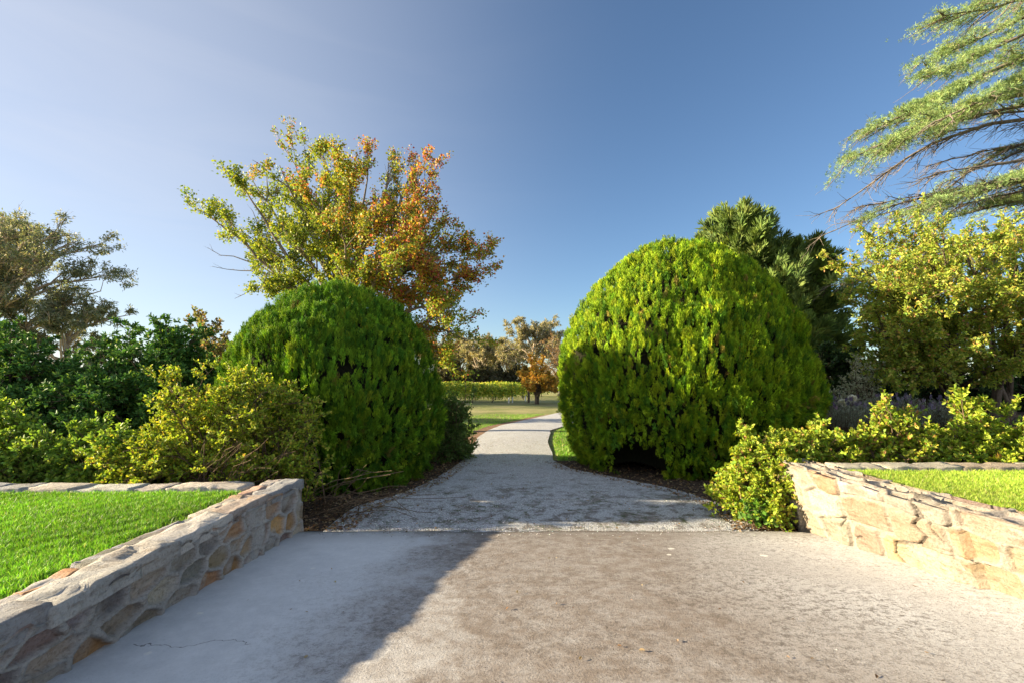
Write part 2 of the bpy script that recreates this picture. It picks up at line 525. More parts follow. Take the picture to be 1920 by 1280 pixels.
# dirt verge along the left of the drive
yy = np.arange(11.0, 24, 0.15); l, _ = drive_lr(yy)
w = 0.42 + 0.2 * fw(np.c_[yy, yy * 0 + 3, yy * 0])
V = np.concatenate([np.c_[l - w, yy, np.full(len(yy), -0.016)], np.c_[l + 0.15, yy, np.full(len(yy), -0.016)]])
n = len(yy); a = np.arange(n - 1)
F = np.stack([a, a + n, a + n + 1, a + 1], -1)
s = NT("verge_dirt"); n1 = s.noise(12, 6, 0.7)
s.bump(n1, 0.03); s.fin(s.mix(s.rng(n1, 0.35, 0.65), (0.17, 0.1, 0.06), (0.33, 0.22, 0.14)), 1.0, 0.1)
structure('verge', V, F, s.m, 'reddish dirt verge along the edge of the gravel drive')

# concrete
s = NT("old_concrete")
pos = s.n('ShaderNodeSeparateXYZ'); s.t.links.new(s.obj(), pos.inputs[0])
n1 = s.noise(0.9, 5, 0.6, dist=0.4); n2 = s.noise(7, 7, 0.72); n3 = s.noise(70, 6, 0.75); n4 = s.noise(20, 9, 0.86); n5 = s.noise(160, 3, 0.7)
c = s.mix(s.rng(n2, 0.3, 0.7), (0.50, 0.51, 0.52), (0.62, 0.625, 0.63))
# weathered brown stained band down the middle, edges wavering
wx = s.math('ADD', pos.outputs[0], s.math('MULTIPLY', s.math('SUBTRACT', n1, 0.5), 1.6))
wx = s.math('ADD', wx, s.math('MULTIPLY', s.math('SUBTRACT', n2, 0.5), 0.8))
band = s.math('MULTIPLY', s.rng(wx, -1.25, -0.35), s.rng(wx, 3.0, 1.4))
st_ = s.math('MULTIPLY', band, s.rng(n2, 0.25, 0.6, 0.5, 1.0))
c = s.mix(st_, c, (0.205, 0.172, 0.148))
speck = s.math('MULTIPLY', s.rng(n4, 0.495, 0.56), s.rng(wx, -1.7, -0.2, 0.02, 0.8))
speck = s.math('MULTIPLY', speck, s.rng(n1, 0.36, 0.62, 0.25, 1.0))
c = s.mix(s.math('MULTIPLY', speck, 0.95), c, (0.09, 0.075, 0.065))
spk2 = s.math('MULTIPLY', s.rng(n3, 0.53, 0.62), s.rng(wx, -1.4, 0.0, 0.1, 0.75))
c = s.mix(spk2, c, (0.09, 0.08, 0.07))
c = s.mix(s.math('MULTIPLY', s.rng(n5, 0.6, 0.7), s.rng(wx, -1.2, 0.2, 0.0, 0.5)), c, (0.5, 0.47, 0.42))
# far edge darker where soil washes over the slab
wash = s.math('MULTIPLY', s.rng(pos.outputs[1], 4.95, 5.45), s.rng(n2, 0.35, 0.65, 0.2, 0.8))
c = s.mix(wash, c, (0.17, 0.15, 0.13))
# round white lichen spots
vw = s.n('ShaderNodeVectorMath', operation='ADD')
s.t.links.new(s.obj(), vw.inputs[0])
wob_ = s.n('ShaderNodeVectorMath', operation='SCALE'); wob_.inputs['Scale'].default_value = 0.05
nn = s.n('ShaderNodeTexNoise'); nn.inputs['Scale'].default_value = 12; s.t.links.new(s.obj(), nn.inputs['Vector'])
s.t.links.new(nn.outputs['Color'], wob_.inputs[0]); s.t.links.new(wob_.outputs[0], vw.inputs[1])
ld = s.voro(2.6, vw.outputs[0]); lc = s.n('ShaderNodeSeparateColor'); s.t.links.new(s.voro(2.6, vw.outputs[0], out='Color'), lc.inputs[0])
rad = s.math('MULTIPLY', s.math('MAXIMUM', s.math('SUBTRACT', lc.outputs[0], 0.3), 0.0), 0.13)
lich = s.math('MULTIPLY', s.math('LESS_THAN', ld, rad), s.rng(n3, 0.3, 0.55, 0.4, 0.95))
c = s.mix(lich, c, (0.68, 0.67, 0.62))
# hairline crack
cy = s.math('ADD', pos.outputs[1], s.math('MULTIPLY', s.math('SUBTRACT', s.noise(2.2, 4, 0.6), 0.5), 0.5))
cy = s.math('ADD', cy, s.math('MULTIPLY', s.math('SUBTRACT', s.noise(20, 3, 0.6), 0.5), 0.05))
crk = s.math('MULTIPLY', s.math('LESS_THAN', s.math('ABSOLUTE', s.math('SUBTRACT', cy, 2.93)), 0.0035),
             s.math('MULTIPLY', s.math('GREATER_THAN', pos.outputs[0], -2.2), s.math('LESS_THAN', pos.outputs[0], -1.5)))
c = s.mix(s.math('MULTIPLY', crk, 0.75), c, (0.06, 0.05, 0.05))
hgt = s.math('ADD', s.math('MULTIPLY', n3, 0.7), s.math('MULTIPLY', n2, 0.5))
s.bump(hgt, 0.012)
s.fin(c, 0.88, 0.25)
edge = sines(40, 9)
def slab(X, Y):
    return conc_z(X, Y) + 0.012
V, F = grid(-3.2, 4.6, -4.0, 5.44, 80, 90, slab)
far = V[:, 1] > 5.43
V[far, 1] += 0.016 * edge(V[far]) + 0.03 * sines(41, 2.5)(V[far])
lip = V[far].copy(); lip = lip[np.argsort(lip[:, 0])]
b0 = len(V); low = lip.copy(); low[:, 2] = -0.06
li = np.where(far)[0]; li = li[np.argsort(V[li, 0])]
V = np.concatenate([V, low]); k_ = np.arange(len(li) - 1)
F = np.concatenate([F, np.stack([li[:-1], li[1:], b0 + k_ + 1, b0 + k_], -1)])
structure('concrete_pavement', V, F, s.m, 'weathered stained concrete ramp in front of the gravel drive')

# ------------------------------------------------------------------ stone walls
s = NT("wall_stone")
c = s.attr(); n1 = s.noise(9, 7, 0.7); n2 = s.noise(48, 6, 0.75); n3 = s.noise(5, 4, 0.6, s.obj((1, 1, 5)))
c = s.mix(s.rng(n1, 0.35, 0.7, 0.0, 0.6), c, s.mix(0.55, c, (0.55, 0.52, 0.47)))
c = s.mix(s.rng(n2, 0.48, 0.68, 0, 0.75), c, s.mix(1.0, c, (0.5, 0.46, 0.42), 'MULTIPLY'))
c = s.mix(s.rng(n3, 0.52, 0.64, 0, 0.55), c, s.mix(1.0, c, (0.6, 0.52, 0.45), 'MULTIPLY'))
s.bump(s.math('ADD', s.math('MULTIPLY', n1, 0.8), s.math('ADD', n2, s.math('MULTIPLY', n3, 0.6))), 0.03)
s.fin(c, 0.92, 0.2); M_STONE = s.m

STONES = [(0.44, 0.37, 0.29), (0.46, 0.33, 0.2), (0.54, 0.31, 0.13), (0.25, 0.23, 0.21), (0.31, 0.22, 0.18), (0.5, 0.44, 0.35), (0.4, 0.36, 0.32), (0.5, 0.36, 0.23)]
STONES_R = [(0.39, 0.315, 0.23), (0.37, 0.285, 0.2), (0.41, 0.29, 0.175), (0.33, 0.29, 0.235), (0.5, 0.445, 0.37), (0.4, 0.29, 0.235)]
MORTAR = np.array((0.47, 0.45, 0.42))

def wall_panel(base, top, inner, seed, stones, sx, sz, mortar, smear, depth=0.02, cracks=(), du=0.009, zin=0.2):
    """rubble wall as one skin: base/top/inner are polylines (n,3) along the wall; returns V,F,col"""
    r = rng_of(seed)
    L = np.concatenate([[0], np.cumsum(np.linalg.norm(np.diff(top, axis=0), axis=1))])
    nu = int(L[-1] / du); u = np.linspace(0, L[-1], nu)
    def res(P): return np.stack([np.interp(u, L, P[:, k]) for k in range(3)], -1)
    B, T, I = res(base), res(top), res(inner)
    hmean = np.linalg.norm(T - B, axis=1).mean(); wmean = np.linalg.norm(I - T, axis=1).mean()
    nf, ntp = int(hmean / du), int(wmean / (du * 1.6))
    wf = np.linspace(0, 1, nf)[None, :, None]; wt = np.linspace(0, 1, ntp + 1)[None, 1:, None]
    face = B[:, None] * (1 - wf) + T[:, None] * wf
    topg = T[:, None] * (1 - wt) + I[:, None] * wt
    low = I.copy(); low[:, 2] -= zin
    G = np.concatenate([face, topg, low[:, None]], 1)
    # flattened coordinates over the bend: u along, v up the face then over the top
    nv = G.shape[1]
    vv = np.concatenate([np.linspace(0, hmean, nf), hmean + np.linspace(0, wmean, ntp + 1)[1:], [hmean + wmean + zin]])
    UU, VV = np.meshgrid(u, vv, indexing='ij')
    ns = int(L[-1] * vv[-1] / (sx * sz) * 1.15)
    # sites on jittered courses
    S = []
    v = 0
    while v < vv[-1] + sz:
        h = sz * r.uniform(0.7, 1.4); x = -sx
        while x < L[-1] + sx:
            w = sx * r.uniform(0.45, 1.6); S.append((x + w / 2, v + h * r.uniform(0.25, 0.75))); x += w
        v += h
    S = np.array(S); sc = np.array([1 / sx, 1 / sz])
    wn1 = sines(seed + 5, 6); wn2 = sines(seed + 6, 6); wn3 = sines(seed + 7, 30)
    Q3 = np.stack([UU, VV, UU * 0], -1).reshape(-1, 3)
    Q = np.stack([UU.ravel() + 0.035 * wn1(Q3) + .008 * wn3(Q3), VV.ravel() + 0.03 * wn2(Q3) - .008 * wn3(Q3)], -1) * sc
    Ss = S * sc
    d1 = np.full(len(Q), 1e9); d2 = d1.copy(); id1 = np.zeros(len(Q), int)
    for j in range(len(Ss)):
        d = np.abs(Q - Ss[j]); d = np.sqrt((d ** 2.6).sum(-1)) ** (2 / 2.6)
        m = d < d1
        d2 = np.where(m, d1, np.minimum(d2, d)); id1 = np.where(m, j, id1); d1 = np.where(m, d, d1)
    e = (d2 - d1)
    stone = np.clip((e - 0.09) / 0.08, 0, 1); stone = stone * stone * (3 - 2 * stone)
    sm = sines(seed + 9, 9, 10)(Q3) + 0.6 * sines(seed + 10, 24, 10)(Q3)
    bare = np.clip((sm + smear) / 0.5, 0, 1)
    vis = stone * bare
    sc_ = palette(r, len(S), stones, None, 0.13)
    off = r.normal(0, 0.006, len(S))
    C = mortar * (1 + 0.08 * sines(seed + 11, 14)(Q3)[:, None]) * (1 - vis[:, None]) + sc_[id1] * vis[:, None]
    disp = depth * stone * (0.35 + 0.65 * bare) + off[id1] * stone + 0.006 * sines(seed + 12, 18)(Q3) + 0.004 * sines(seed + 13, 50)(Q3)
    C = C.reshape(-1, 3)
    for poly, wd in cracks:
        poly = np.array(poly, float); q = np.stack([UU.ravel(), VV.ravel()], -1)
        for a, b in zip(poly[:-1], poly[1:]):
            t = np.clip(((q - a) @ (b - a)) / ((b - a) @ (b - a)), 0, 1)
            dd = np.linalg.norm(q - a - t[:, None] * (b - a), axis=1)
            m_ = dd < wd * 0.55
            disp = np.where(m_, disp - 0.022, disp); C[m_] = C[m_] * 0.25
    disp = disp.reshape(UU.shape)
    tu = np.gradient(G, axis=0); tv = np.gradient(G, axis=1)
    N = unit(np.cross(tu, tv))
    # soften the shoulder between face and top
    kk = np.arange(nv); near_edge = np.exp(-((kk - nf + 0.5) / 2.0) ** 2)[None]
    disp = disp - near_edge * (0.012 + 0.012 * np.abs(sines(seed + 14, 7)(np.c_[u, u * 0, u * 0])))[:, None]
    nvec = np.where(N @ np.array([0, 0, 1.0]) < -0.3, -1, 1)[..., None] * N
    return G, nvec, disp, C, nu, nv

def make_wall(name, label, base, top, inner, sign, **kw):
    G, N, disp, C, nu, nv = wall_panel(base, top, inner, **kw)
    P = G + N * disp[..., None] * sign
    V = P.reshape(-1, 3)
    i = np.arange(nu * nv).reshape(nu, nv)
    F = [np.stack([i[:-1, :-1], i[1:, :-1], i[1:, 1:], i[:-1, 1:]], -1).reshape(-1, 4)]
    # end cap at the far end (row 0): fan of quads down to the ground
    cap = P[0].copy(); n = nv
    # back bottom
    bot = cap.copy(); bot[:, 2] = -0.06
    nc = 24
    tt = np.linspace(0, 1, nc)[:, None, None]
    capg = cap[None] * (1 - tt) + bot[None] * tt
    # collapse the face part of the cap onto the wall's outline, with a rough stone end
    f_ = sines(kw['seed'] + 30, 9); f2 = sines(kw['seed'] + 31, 28)
    capv = capg.reshape(-1, 3)
    endn = unit(G[0, 0] - G[1, 0])
    capv = capv + endn * (0.012 * f_(capv) + 0.006 * f2(capv))[:, None] * np.clip(np.repeat(tt[:, 0, 0], n) * 6, 0, 1)[:, None]
    b = len(V); j = np.arange(nc * n).reshape(nc, n) + b
    F.append(np.stack([j[:-1, :-1], j[:-1, 1:], j[1:, 1:], j[1:, :-1]], -1).reshape(-1, 4))
    V = np.concatenate([V, capv])
    cc = np.repeat((0.36, 0.31, 0.22), 1) * np.ones((len(capv), 3)) * (1 + 0.15 * f_(capv * 1.3))[:, None]
    C = np.concatenate([C, cc])
    t = thing(name, label, 'wall', (base[0][0], base[0][1], 0))
    part('rubble_body', V, np.concatenate(F), M_STONE, t, C, smooth=True)
    return t

def extend(P, to_y):
    P = [np.array(p, float) for p in P]
    d = P[-1] - P[-3]
    d = d / abs(d[1])
    P.append(P[-1] + d * (P[-1][1] - to_y) * np.array([0.4, 1, 0.0]))
    return np.array(P)

L_TOP, R_TOP = 0.52, 0.76
# left wall (base on the ramp, front arris of the top, back arris of the top)
lb = [at_conc(x, y) for x, y in ((578, 988), (430, 1080), (267, 1177), (103, 1278))]
lb.append(lb[-1] + (lb[-1] - lb[-3]) / abs((lb[-1] - lb[-3])[1]) * 3.2)
lb = np.array(lb); lb[0] = (-2.30, 5.44, 0)
lb[:, 2] = conc_z(lb[:, 0], lb[:, 1]) - 0.01
ys = lb[:, 1]
lt = np.array([(-2.33, y, L_TOP) for y in ys]); lt[0, 0] = -2.32; lt[1, 0] = -2.30; lt[2, 0] = -2.27; lt[3, 0] = -2.24; lt[4, 0] = -2.3
lin = lt.copy(); lin[:, 0] = np.array([-2.72, -2.68, -2.66, -2.64, -2.6])
left_wall = make_wall('stone_wall', 'low mortared stone wall with slab top beside the shaded left lawn', lb, lt, lin, 1, seed=11, stones=STONES, sx=0.31, sz=0.15,
                      mortar=MORTAR, smear=0.45, depth=0.042)
# right wall
rb = [at_conc(x, y) for x, y in ((1465, 983), (1540, 1008), (1657, 1042), (1790, 1088), (1920, 1130))]
rb.append(rb[-1] + np.array([0.05, -4.0, 0]))
rb = np.array(rb)
rb[:, 2] = conc_z(rb[:, 0], rb[:, 1]) - 0.01
rt = np.array([(at_z(1459, 862, R_TOP)), at_z(1535, 885, R_TOP), at_z(1650, 920, R_TOP), at_z(1757, 945, R_TOP), at_z(1850, 967, R_TOP)])
rt = np.array([[np.interp(-y, -rt[:, 1], rt[:, 0]), y, R_TOP] for y in rb[:, 1]])
rt[-1, 0] = rt[-2, 0] + 0.05
rin = rt.copy(); rin[:, 0] += np.array([0.42, 0.42, 0.44, 0.44, 0.44, 0.42])
CR = [([(2.05, 0.56), (2.1, 0.44), (2.02, 0.36), (2.1, 0.3), (2.0, 0.22), (1.72, 0.17), (1.66, 0.08), (1.72, 0.0)], 0.022),
      ([(2.1, 0.5), (2.16, 0.38), (2.22, 0.28)], 0.014), ([(1.1, 0.16), (1.16, 0.22)], 0.014), ([(1.2, 0.1), (1.32, 0.13)], 0.012),
      ([(1.3, 0.72), (1.5, 0.66), (1.7, 0.72), (2.05, 0.62), (2.3, 0.64)], 0.014), ([(0.75, 0.78), (0.85, 0.74)], 0.014)]
right_wall = make_wall('stone_wall', 'sunlit low stone wall with cracked joints beside the right lawn', rb, rt, rin, -1, seed=23, stones=STONES_R, sx=0.40, sz=0.18,
                       mortar=np.array((0.42, 0.375, 0.315)), smear=0.8, depth=0.038, cracks=CR)

def slab_mesh(r, outline, z0, z1, seed, layers=0.0, res=0.03):
    """an irregular flat stone: outline polygon (n,2) raised to z1, with chipped edge and layered top"""
    P = np.array(outline, float); Q = []
    for i in range(len(P)):
        a, b = P[i], P[(i + 1) % len(P)]; n = max(2, int(np.linalg.norm(b - a) / res))
        Q.append(a + (b - a) * np.linspace(0, 1, n, endpoint=False)[:, None])
    Q = np.concatenate(Q); f = sines(seed, 16); g = sines(seed + 1, 45)
    Q3 = np.c_[Q, np.zeros(len(Q))]
    c = Q.mean(0)
    rings = []
    for sc, z in ((0.985, z0), (1.0, z0 + (z1 - z0) * .35), (1.0, z1 - 0.012), (0.975, z1), (0.8, z1 + .002), (0.55, z1 + .004), (0.28, z1 + 0.003), (0.05, z1)):
        q = c + (Q - c) * sc
        q3 = np.c_[q, np.full(len(q), z)]
        d = (0.013 * f(q3) + 0.008 * g(q3 * 1.0))
        q = q + unit(q - c) * d[:, None] * (1 if sc > 0.9 else 0)
        zz = z + (0.007 * f(q3 * 1.3) + 0.004 * g(q3) + layers * np.round(1.5 * f(q3 * np.array([0.5, 0.22, 1]))) * 0.012) * (z > z0 + 0.02)
        rings.append(np.c_[q, zz * np.ones(len(q))])
    n = len(Q); V = np.concatenate(rings)
    i = np.arange(len(rings) * n).reshape(-1, n)
    F = np.stack([i[:-1], np.roll(i[:-1], -1, 1), np.roll(i[1:], -1, 1), i[1:]], -1).reshape(-1, 4)
    return V, F, i[-1]

SLABS = [(0.50, 0.46, 0.42), (0.42, 0.42, 0.42), (0.54, 0.43, 0.36), (0.45, 0.38, 0.33), (0.56, 0.54, 0.51), (0.37, 0.37, 0.39)]
r = rng_of(77)
y = 5.47; k = 0
while y > -0.8:
    L = r.uniform(0.35, 0.8); y2 = y - L
    xo = lambda yy: np.interp(-yy, -lt[:, 1], lt[:, 0]); xi = lambda yy: np.interp(-yy, -lin[:, 1], lin[:, 0])
    sk = r.uniform(-0.1, 0.1); fr = r.uniform(0.5, 0.68)
    fx = r.uniform(-0.025, 0.012)
    a = (xo(y) + fx, y + 0.012 + sk * 0.3); b = (xo(y2) + fx + r.uniform(-.015, .015), y2 - 0.012 - sk * 0.2)
    ma = (xo(y) * (1 - fr) + xi(y) * fr, y + 0.012); mb = (xo(y2) * (1 - fr) + xi(y2) * fr, y2 - 0.01 + sk * .5)
    h = r.uniform(-0.012, 0.02)
    for out_, z1 in (([a, ma, mb, b], L_TOP + 0.045 + h), ([(ma[0] - 0.008, ma[1] + sk), (xi(y), y + 0.012), (xi(y2) + r.uniform(-.03, .03), y2 - 0.012), (mb[0] - 0.008, mb[1])], L_TOP + 0.032 + h * 0.5)):
        V, F, last = slab_mesh(r, out_, L_TOP - 0.05, z1, 300 + k, layers=1.0)
        cc = palette(r, 1, SLABS, None, 0.08)[0]
        part('coping_stone', V, [F, last[None]], M_STONE, left_wall, np.ones((len(V), 1)) * cc * (1 + 0.12 * sines(600 + k, 12)(V * np.array([3, 0.6, 1])))[:, None], smooth=False)
        k += 1
    y = y2

# low edging rows behind both lawns: single course of flat stones
def edging(name, label, x0, x1, y0, y1, zt, zb, cols, seed, yfun=lambda x: 0):
    r = rng_of(seed); t = thing(name, label, 'stone edging', ((x0 + x1) / 2, (y0 + y1) / 2, 0))
    x = x0; k = 0
    while x < x1 - 0.1:
        L = min(r.uniform(0.35, 0.85), x1 - x)
        yo = yfun(x + L / 2)
        out_ = [(x + 0.006, y0 + yo), (x + L - 0.006, y0 + yo + r.uniform(-.015, .015)), (x + L - 0.006 + r.uniform(-.04, .04), y1 + yo), (x + 0.006, y1 + yo)]
        V, F, last = slab_mesh(r, out_, zb, zt + r.uniform(-0.008, 0.008), seed + k, layers=0.6)
        cc = palette(r, 1, cols, None, 0.1)[0]
        part('edging_stone', V, [F, last[None]], M_STONE, t, np.ones((len(V), 1)) * cc * (1 + 0.12 * sines(seed + k + 50, 14)(V))[:, None])
        x += L; k += 1
    return t
edging('stone_edging', 'row of flat grey stones edging the shaded left lawn below the rose bush', -13.0, -2.76, 5.13, 5.44, 0.535, -0.05, SLABS, 900)
edging('stone_edging', 'row of flat tan stones edging the sunlit right lawn below yellow leaves', 3.50, 12.0, 5.20, 5.47, 0.752, -0.05, STONES_R, 950)

# ------------------------------------------------------------------ lawns
s = NT("lawn_soil"); n1 = s.noise(14, 6, 0.7); n2 = s.noise(120, 3, 0.7)
s.bump(n2, 0.03)
s.fin(s.mix(s.rng(n1, 0.35, 0.65), (0.035, 0.05, 0.015), (0.08, 0.1, 0.03)), 1.0, 0.1); M_LAWN = s.m
lawn_und = sines(55, 1.6)
def lawn(xa, xb, ya, yb, z, label):
    nx, ny = 60, 60
    Yg = np.linspace(ya, yb, ny)
    U = np.linspace(0, 1, nx)
    A, B = xa(Yg), xb(Yg)
    X = A[:, None] * (1 - U) + B[:, None] * U; Y = np.repeat(Yg[:, None], nx, 1)
    V = np.stack([X, Y, z + 0.012 * lawn_und(np.stack([X, Y, X * 0], -1))], -1).reshape(-1, 3)
    i = np.arange(nx * ny).reshape(ny, nx)
    F = np.stack([i[:-1, :-1], i[:-1, 1:], i[1:, 1:], i[1:, :-1]], -1).reshape(-1, 4)
    structure('lawn', V, F, M_LAWN, label)

LZ, RZ = 0.50, 0.70
lx = lambda y: np.interp(-np.asarray(y), -lin[:, 1], lin[:, 0])
rx = lambda y: np.interp(-np.asarray(y), -rin[:, 1], rin[:, 0])
lawn(lambda y: np.full_like(y, -14.0), lambda y: lx(y) + 0.0, -1.0, 5.09, LZ, 'raised left lawn of bright green grass behind the shaded stone wall')
lawn(lambda y: rx(y), lambda y: np.full_like(y, 13.0), -1.0, 5.19, RZ, 'raised right lawn of sunlit green grass behind the bright stone wall')

def grass(name, P, r, H, Wd, cols, weights, straw, label, lean=0.5):
    n = len(P)
    a = r.uniform(0, 6.28, n); S = np.stack([np.cos(a), np.sin(a), a * 0], -1)
    cl = sines(61, 22)(P); h = r.uniform(*H, n) * (1 + 0.22 * cl)
    ln = r.normal(0, lean, (n, 3)); ln[:, 2] = 1
    h = np.where(straw, h * 0.5, h)
    ln[straw, 2] *= 0.35
    D = unit(ln)
    W = r.uniform(*Wd, n)[:, None]
    mid = P + D * (h * 0.55)[:, None]
    D2 = unit(D + r.normal(0, 0.35, (n, 3)) - np.array([0, 0, 0.25]))
    tip = mid + D2 * (h * 0.5)[:, None]
    V = np.stack([P - S * W * .5, P + S * W * .5, mid + S * W * .38, mid - S * W * .38, tip], 1).reshape(-1, 3)
    b = np.arange(n)[:, None] * 5
    c = palette(r, n, cols, weights, 0.2)
    sc = palette(r, n, [(0.34, 0.24, 0.13), (0.22, 0.15, 0.08), (0.42, 0.33, 0.2)], None, 0.15)
    pt = 1 + 0.16 * sines(62, 2.2)(P) + 0.12 * sines(65, 7)(P)
    c = np.where(straw[:, None], sc, c * pt[:, None])
    o = part(name, V, [b + np.array([0, 1, 2, 3]), b + np.array([3, 2, 4])], M_GRASS, None, np.repeat(c, 5, 0))
    return set_props(o, label, 'grass', None, 'stuff')

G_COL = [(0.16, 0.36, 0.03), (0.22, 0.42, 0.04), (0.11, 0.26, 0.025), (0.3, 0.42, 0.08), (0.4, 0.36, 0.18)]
r = rng_of(5)
n = 420000
y = 5.07 - 4.4 * r.random(n) ** 1.0
x0 = np.maximum(-y * 1.17 - 2.0, -13.5)
x = lx(y) + 0.045 + (x0 - lx(y)) * r.random(n) ** 1.15
keep = (x > x0)
P = np.stack([x, y, x * 0], -1)[keep]; P[:, 2] = LZ + 0.012 * lawn_und(np.stack([P[:, 0], P[:, 1], P[:, 0] * 0], -1))
edge_d = lx(P[:, 1]) - P[:, 0] + 0.05 * sines(63, 9)(P)
straw = (edge_d < 0.11) & (r.random(len(P)) < 0.85)
straw |= r.random(len(P)) < 0.05 + 0.06 * np.clip(sines(66, 3)(P), 0, 1)
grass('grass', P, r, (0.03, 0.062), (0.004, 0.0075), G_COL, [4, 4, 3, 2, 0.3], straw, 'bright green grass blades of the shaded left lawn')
n = 240000
y = 5.17 - 3.0 * r.random(n)
x1 = y * 1.17 + 1.6
x = rx(y) - 0.01 + (x1 - rx(y)) * r.random(n)
keep = x1 > rx(y)
P = np.stack([x, y, x * 0], -1)[keep]; P[:, 2] = RZ + 0.012 * lawn_und(np.stack([P[:, 0], P[:, 1], P[:, 0] * 0], -1))
edge_d = P[:, 0] - rx(P[:, 1]) + 0.06 * sines(64, 9)(P)
straw = (edge_d < 0.06) & (r.random(len(P)) < 0.7) | (r.random(len(P)) < 0.06)
grass('grass', P, r, (0.03, 0.06), (0.004, 0.0075), [(0.3, 0.45, 0.05), (0.4, 0.52, 0.07), (0.22, 0.36, 0.04), (0.48, 0.52, 0.12), (0.5, 0.42, 0.22)], [4, 4, 3, 2, 0.6], straw, 'sunlit green grass blades of the right lawn')  # yellower, lighter palette than the left lawn: sunlight put into the blade colour
# verge grass by the drive
n = 60000
y = 10.2 + 14 * r.random(n) ** 1.4; side = r.random(n) < 0.6
l, r_ = drive_lr(y)
x = np.where(side, r_ + 0.12 + r.random(n) * 2.2, l - 0.45 - r.random(n) ** 1.5 * 3)
P = np.stack([x, y, np.full(n, -0.03)], -1)
straw = r.random(n) < 0.25
grass('grass', P, r, (0.03, 0.07), (0.008, 0.016), G_COL, [3, 3, 3, 2, 1], straw, 'rough grass growing along both edges of the gravel drive')

# loose stones on the drive, leaf litter on the beds
def pebbles(P, r, size, cols, name, label, cat, m):
    n = len(P)
    base = np.array([(1, 0, 0), (0, 1, 0), (-1, 0, 0), (0, -1, 0), (0, 0, 1), (0.7, 0.7, -.2), (-.7, -.7, -.2)], float)[:5]
    a = r.uniform(0, 6.28, n); ca, sa = np.cos(a), np.sin(a)
    sc = np.stack([r.uniform(*size, n), r.uniform(*size, n) * 0.75, r.uniform(*size, n) * 0.6], -1)
    B = base[None] * (1 + r.normal(0, 0.18, (n, 5, 3))) * sc[:, None]
    X = B[..., 0] * ca[:, None] - B[..., 1] * sa[:, None]; Y = B[..., 0] * sa[:, None] + B[..., 1] * ca[:, None]
    V = (np.stack([X, Y, B[..., 2]], -1) + P[:, None]).reshape(-1, 3)
    b = np.arange(n)[:, None] * 5
    F = np.concatenate([b + np.array(q) for q in ((0, 1, 4), (1, 2, 4), (2, 3, 4), (3, 0, 4))])
    o = part(name, V, F, m, None, np.repeat(palette(r, n, cols, None, 0.2), 5, 0))
    return set_props(o, label, cat, None, 'stuff')
s = NT("pebble"); s.fin(s.attr(), 0.9, 0.2); M_PEB = s.m
n = 13000
y = 5.5 + 8 * r.random(n) ** 1.8
l, r_ = drive_lr(y); u = r.random(n)
x = l + (r_ - l) * u
P = np.stack([x, y, 0.006 + 0.02 * np.sin(u * math.pi) * np.minimum(1, (y - 5.43) / 1.5)], -1)
keep = sines(91, 2.5)(P) + r.normal(0, 0.4, n) > -0.25
pebbles(P[keep], r, (0.004, 0.012), [(0.6, 0.59, 0.58), (0.72, 0.7, 0.68), (0.25, 0.24, 0.23), (0.42, 0.4, 0.38)], 'gravel', 'loose pale gravel stones strewn on the drive', 'gravel', M_PEB)

n = 420
P = np.stack([r.uniform(-2.1, 2.8, n), 5.46 - np.abs(r.normal(0, 0.13, n)), np.zeros(n)], -1); P[:, 2] = conc_z(P[:, 0], P[:, 1]) + 0.014
pebbles(P, r, (0.004, 0.011), [(0.6, 0.59, 0.58), (0.3, 0.28, 0.26), (0.16, 0.13, 0.1)], 'gravel', 'loose gravel and grit spilt along the far edge of the concrete', 'gravel', M_PEB)

def litter(P, r, label, size=(0.02, 0.055)):
    n = len(P)
    D = r.normal(size=(n, 3)); D[:, 2] *= 0.25
    N = unit(r.normal(size=(n, 3)) * 0.4 + np.array([0, 0, 1.0]))
    l = r.uniform(*size, n)
    V, F, c = leaves(P + np.array([0, 0, 0.012]), D, N, l, l * 0.5, palette(r, n, [(0.2, 0.11, 0.06), (0.3, 0.2, 0.11), (0.13, 0.08, 0.05), (0.36, 0.27, 0.17)], None, 0.2), True, 0.4)
    return set_props(part('leaf_litter', V, F, M_LEAF, None, c), label, 'leaf litter', None, 'stuff')
n = 7000
y = 5.5 + 4.5 * r.random(n) ** 1.3; sd = r.random(n) < 0.5
l, r_ = drive_lr(y)
x = np.where(sd, l + 0.25 - r.random(n) ** 1.3 * 1.6, r_ - 0.3 + r.random(n) ** 1.2 * 2.2)
litter(np.stack([x, y, np.full(n, 0.0)], -1), r, 'brown fallen leaves on the soil beside the gravel drive')
n = 450
y = 5.5 + 9 * r.random(n) ** 1.2; l, r_ = drive_lr(y); u = r.beta(0.6, 0.6, n)
litter(np.stack([l + (r_ - l) * u, y, 0.01 + 0.02 * np.sin(u * math.pi)], -1), r, 'brown fallen leaves drifted across the pale gravel drive', (0.015, 0.04))
n = 60
P = np.stack([r.uniform(-2.0, 3.0, n), r.uniform(2.2, 5.4, n), np.zeros(n)], -1); P[:, 2] = conc_z(P[:, 0], P[:, 1]) + 0.008
litter(P, r, 'few small brown leaves scattered on the concrete ramp', (0.012, 0.035))

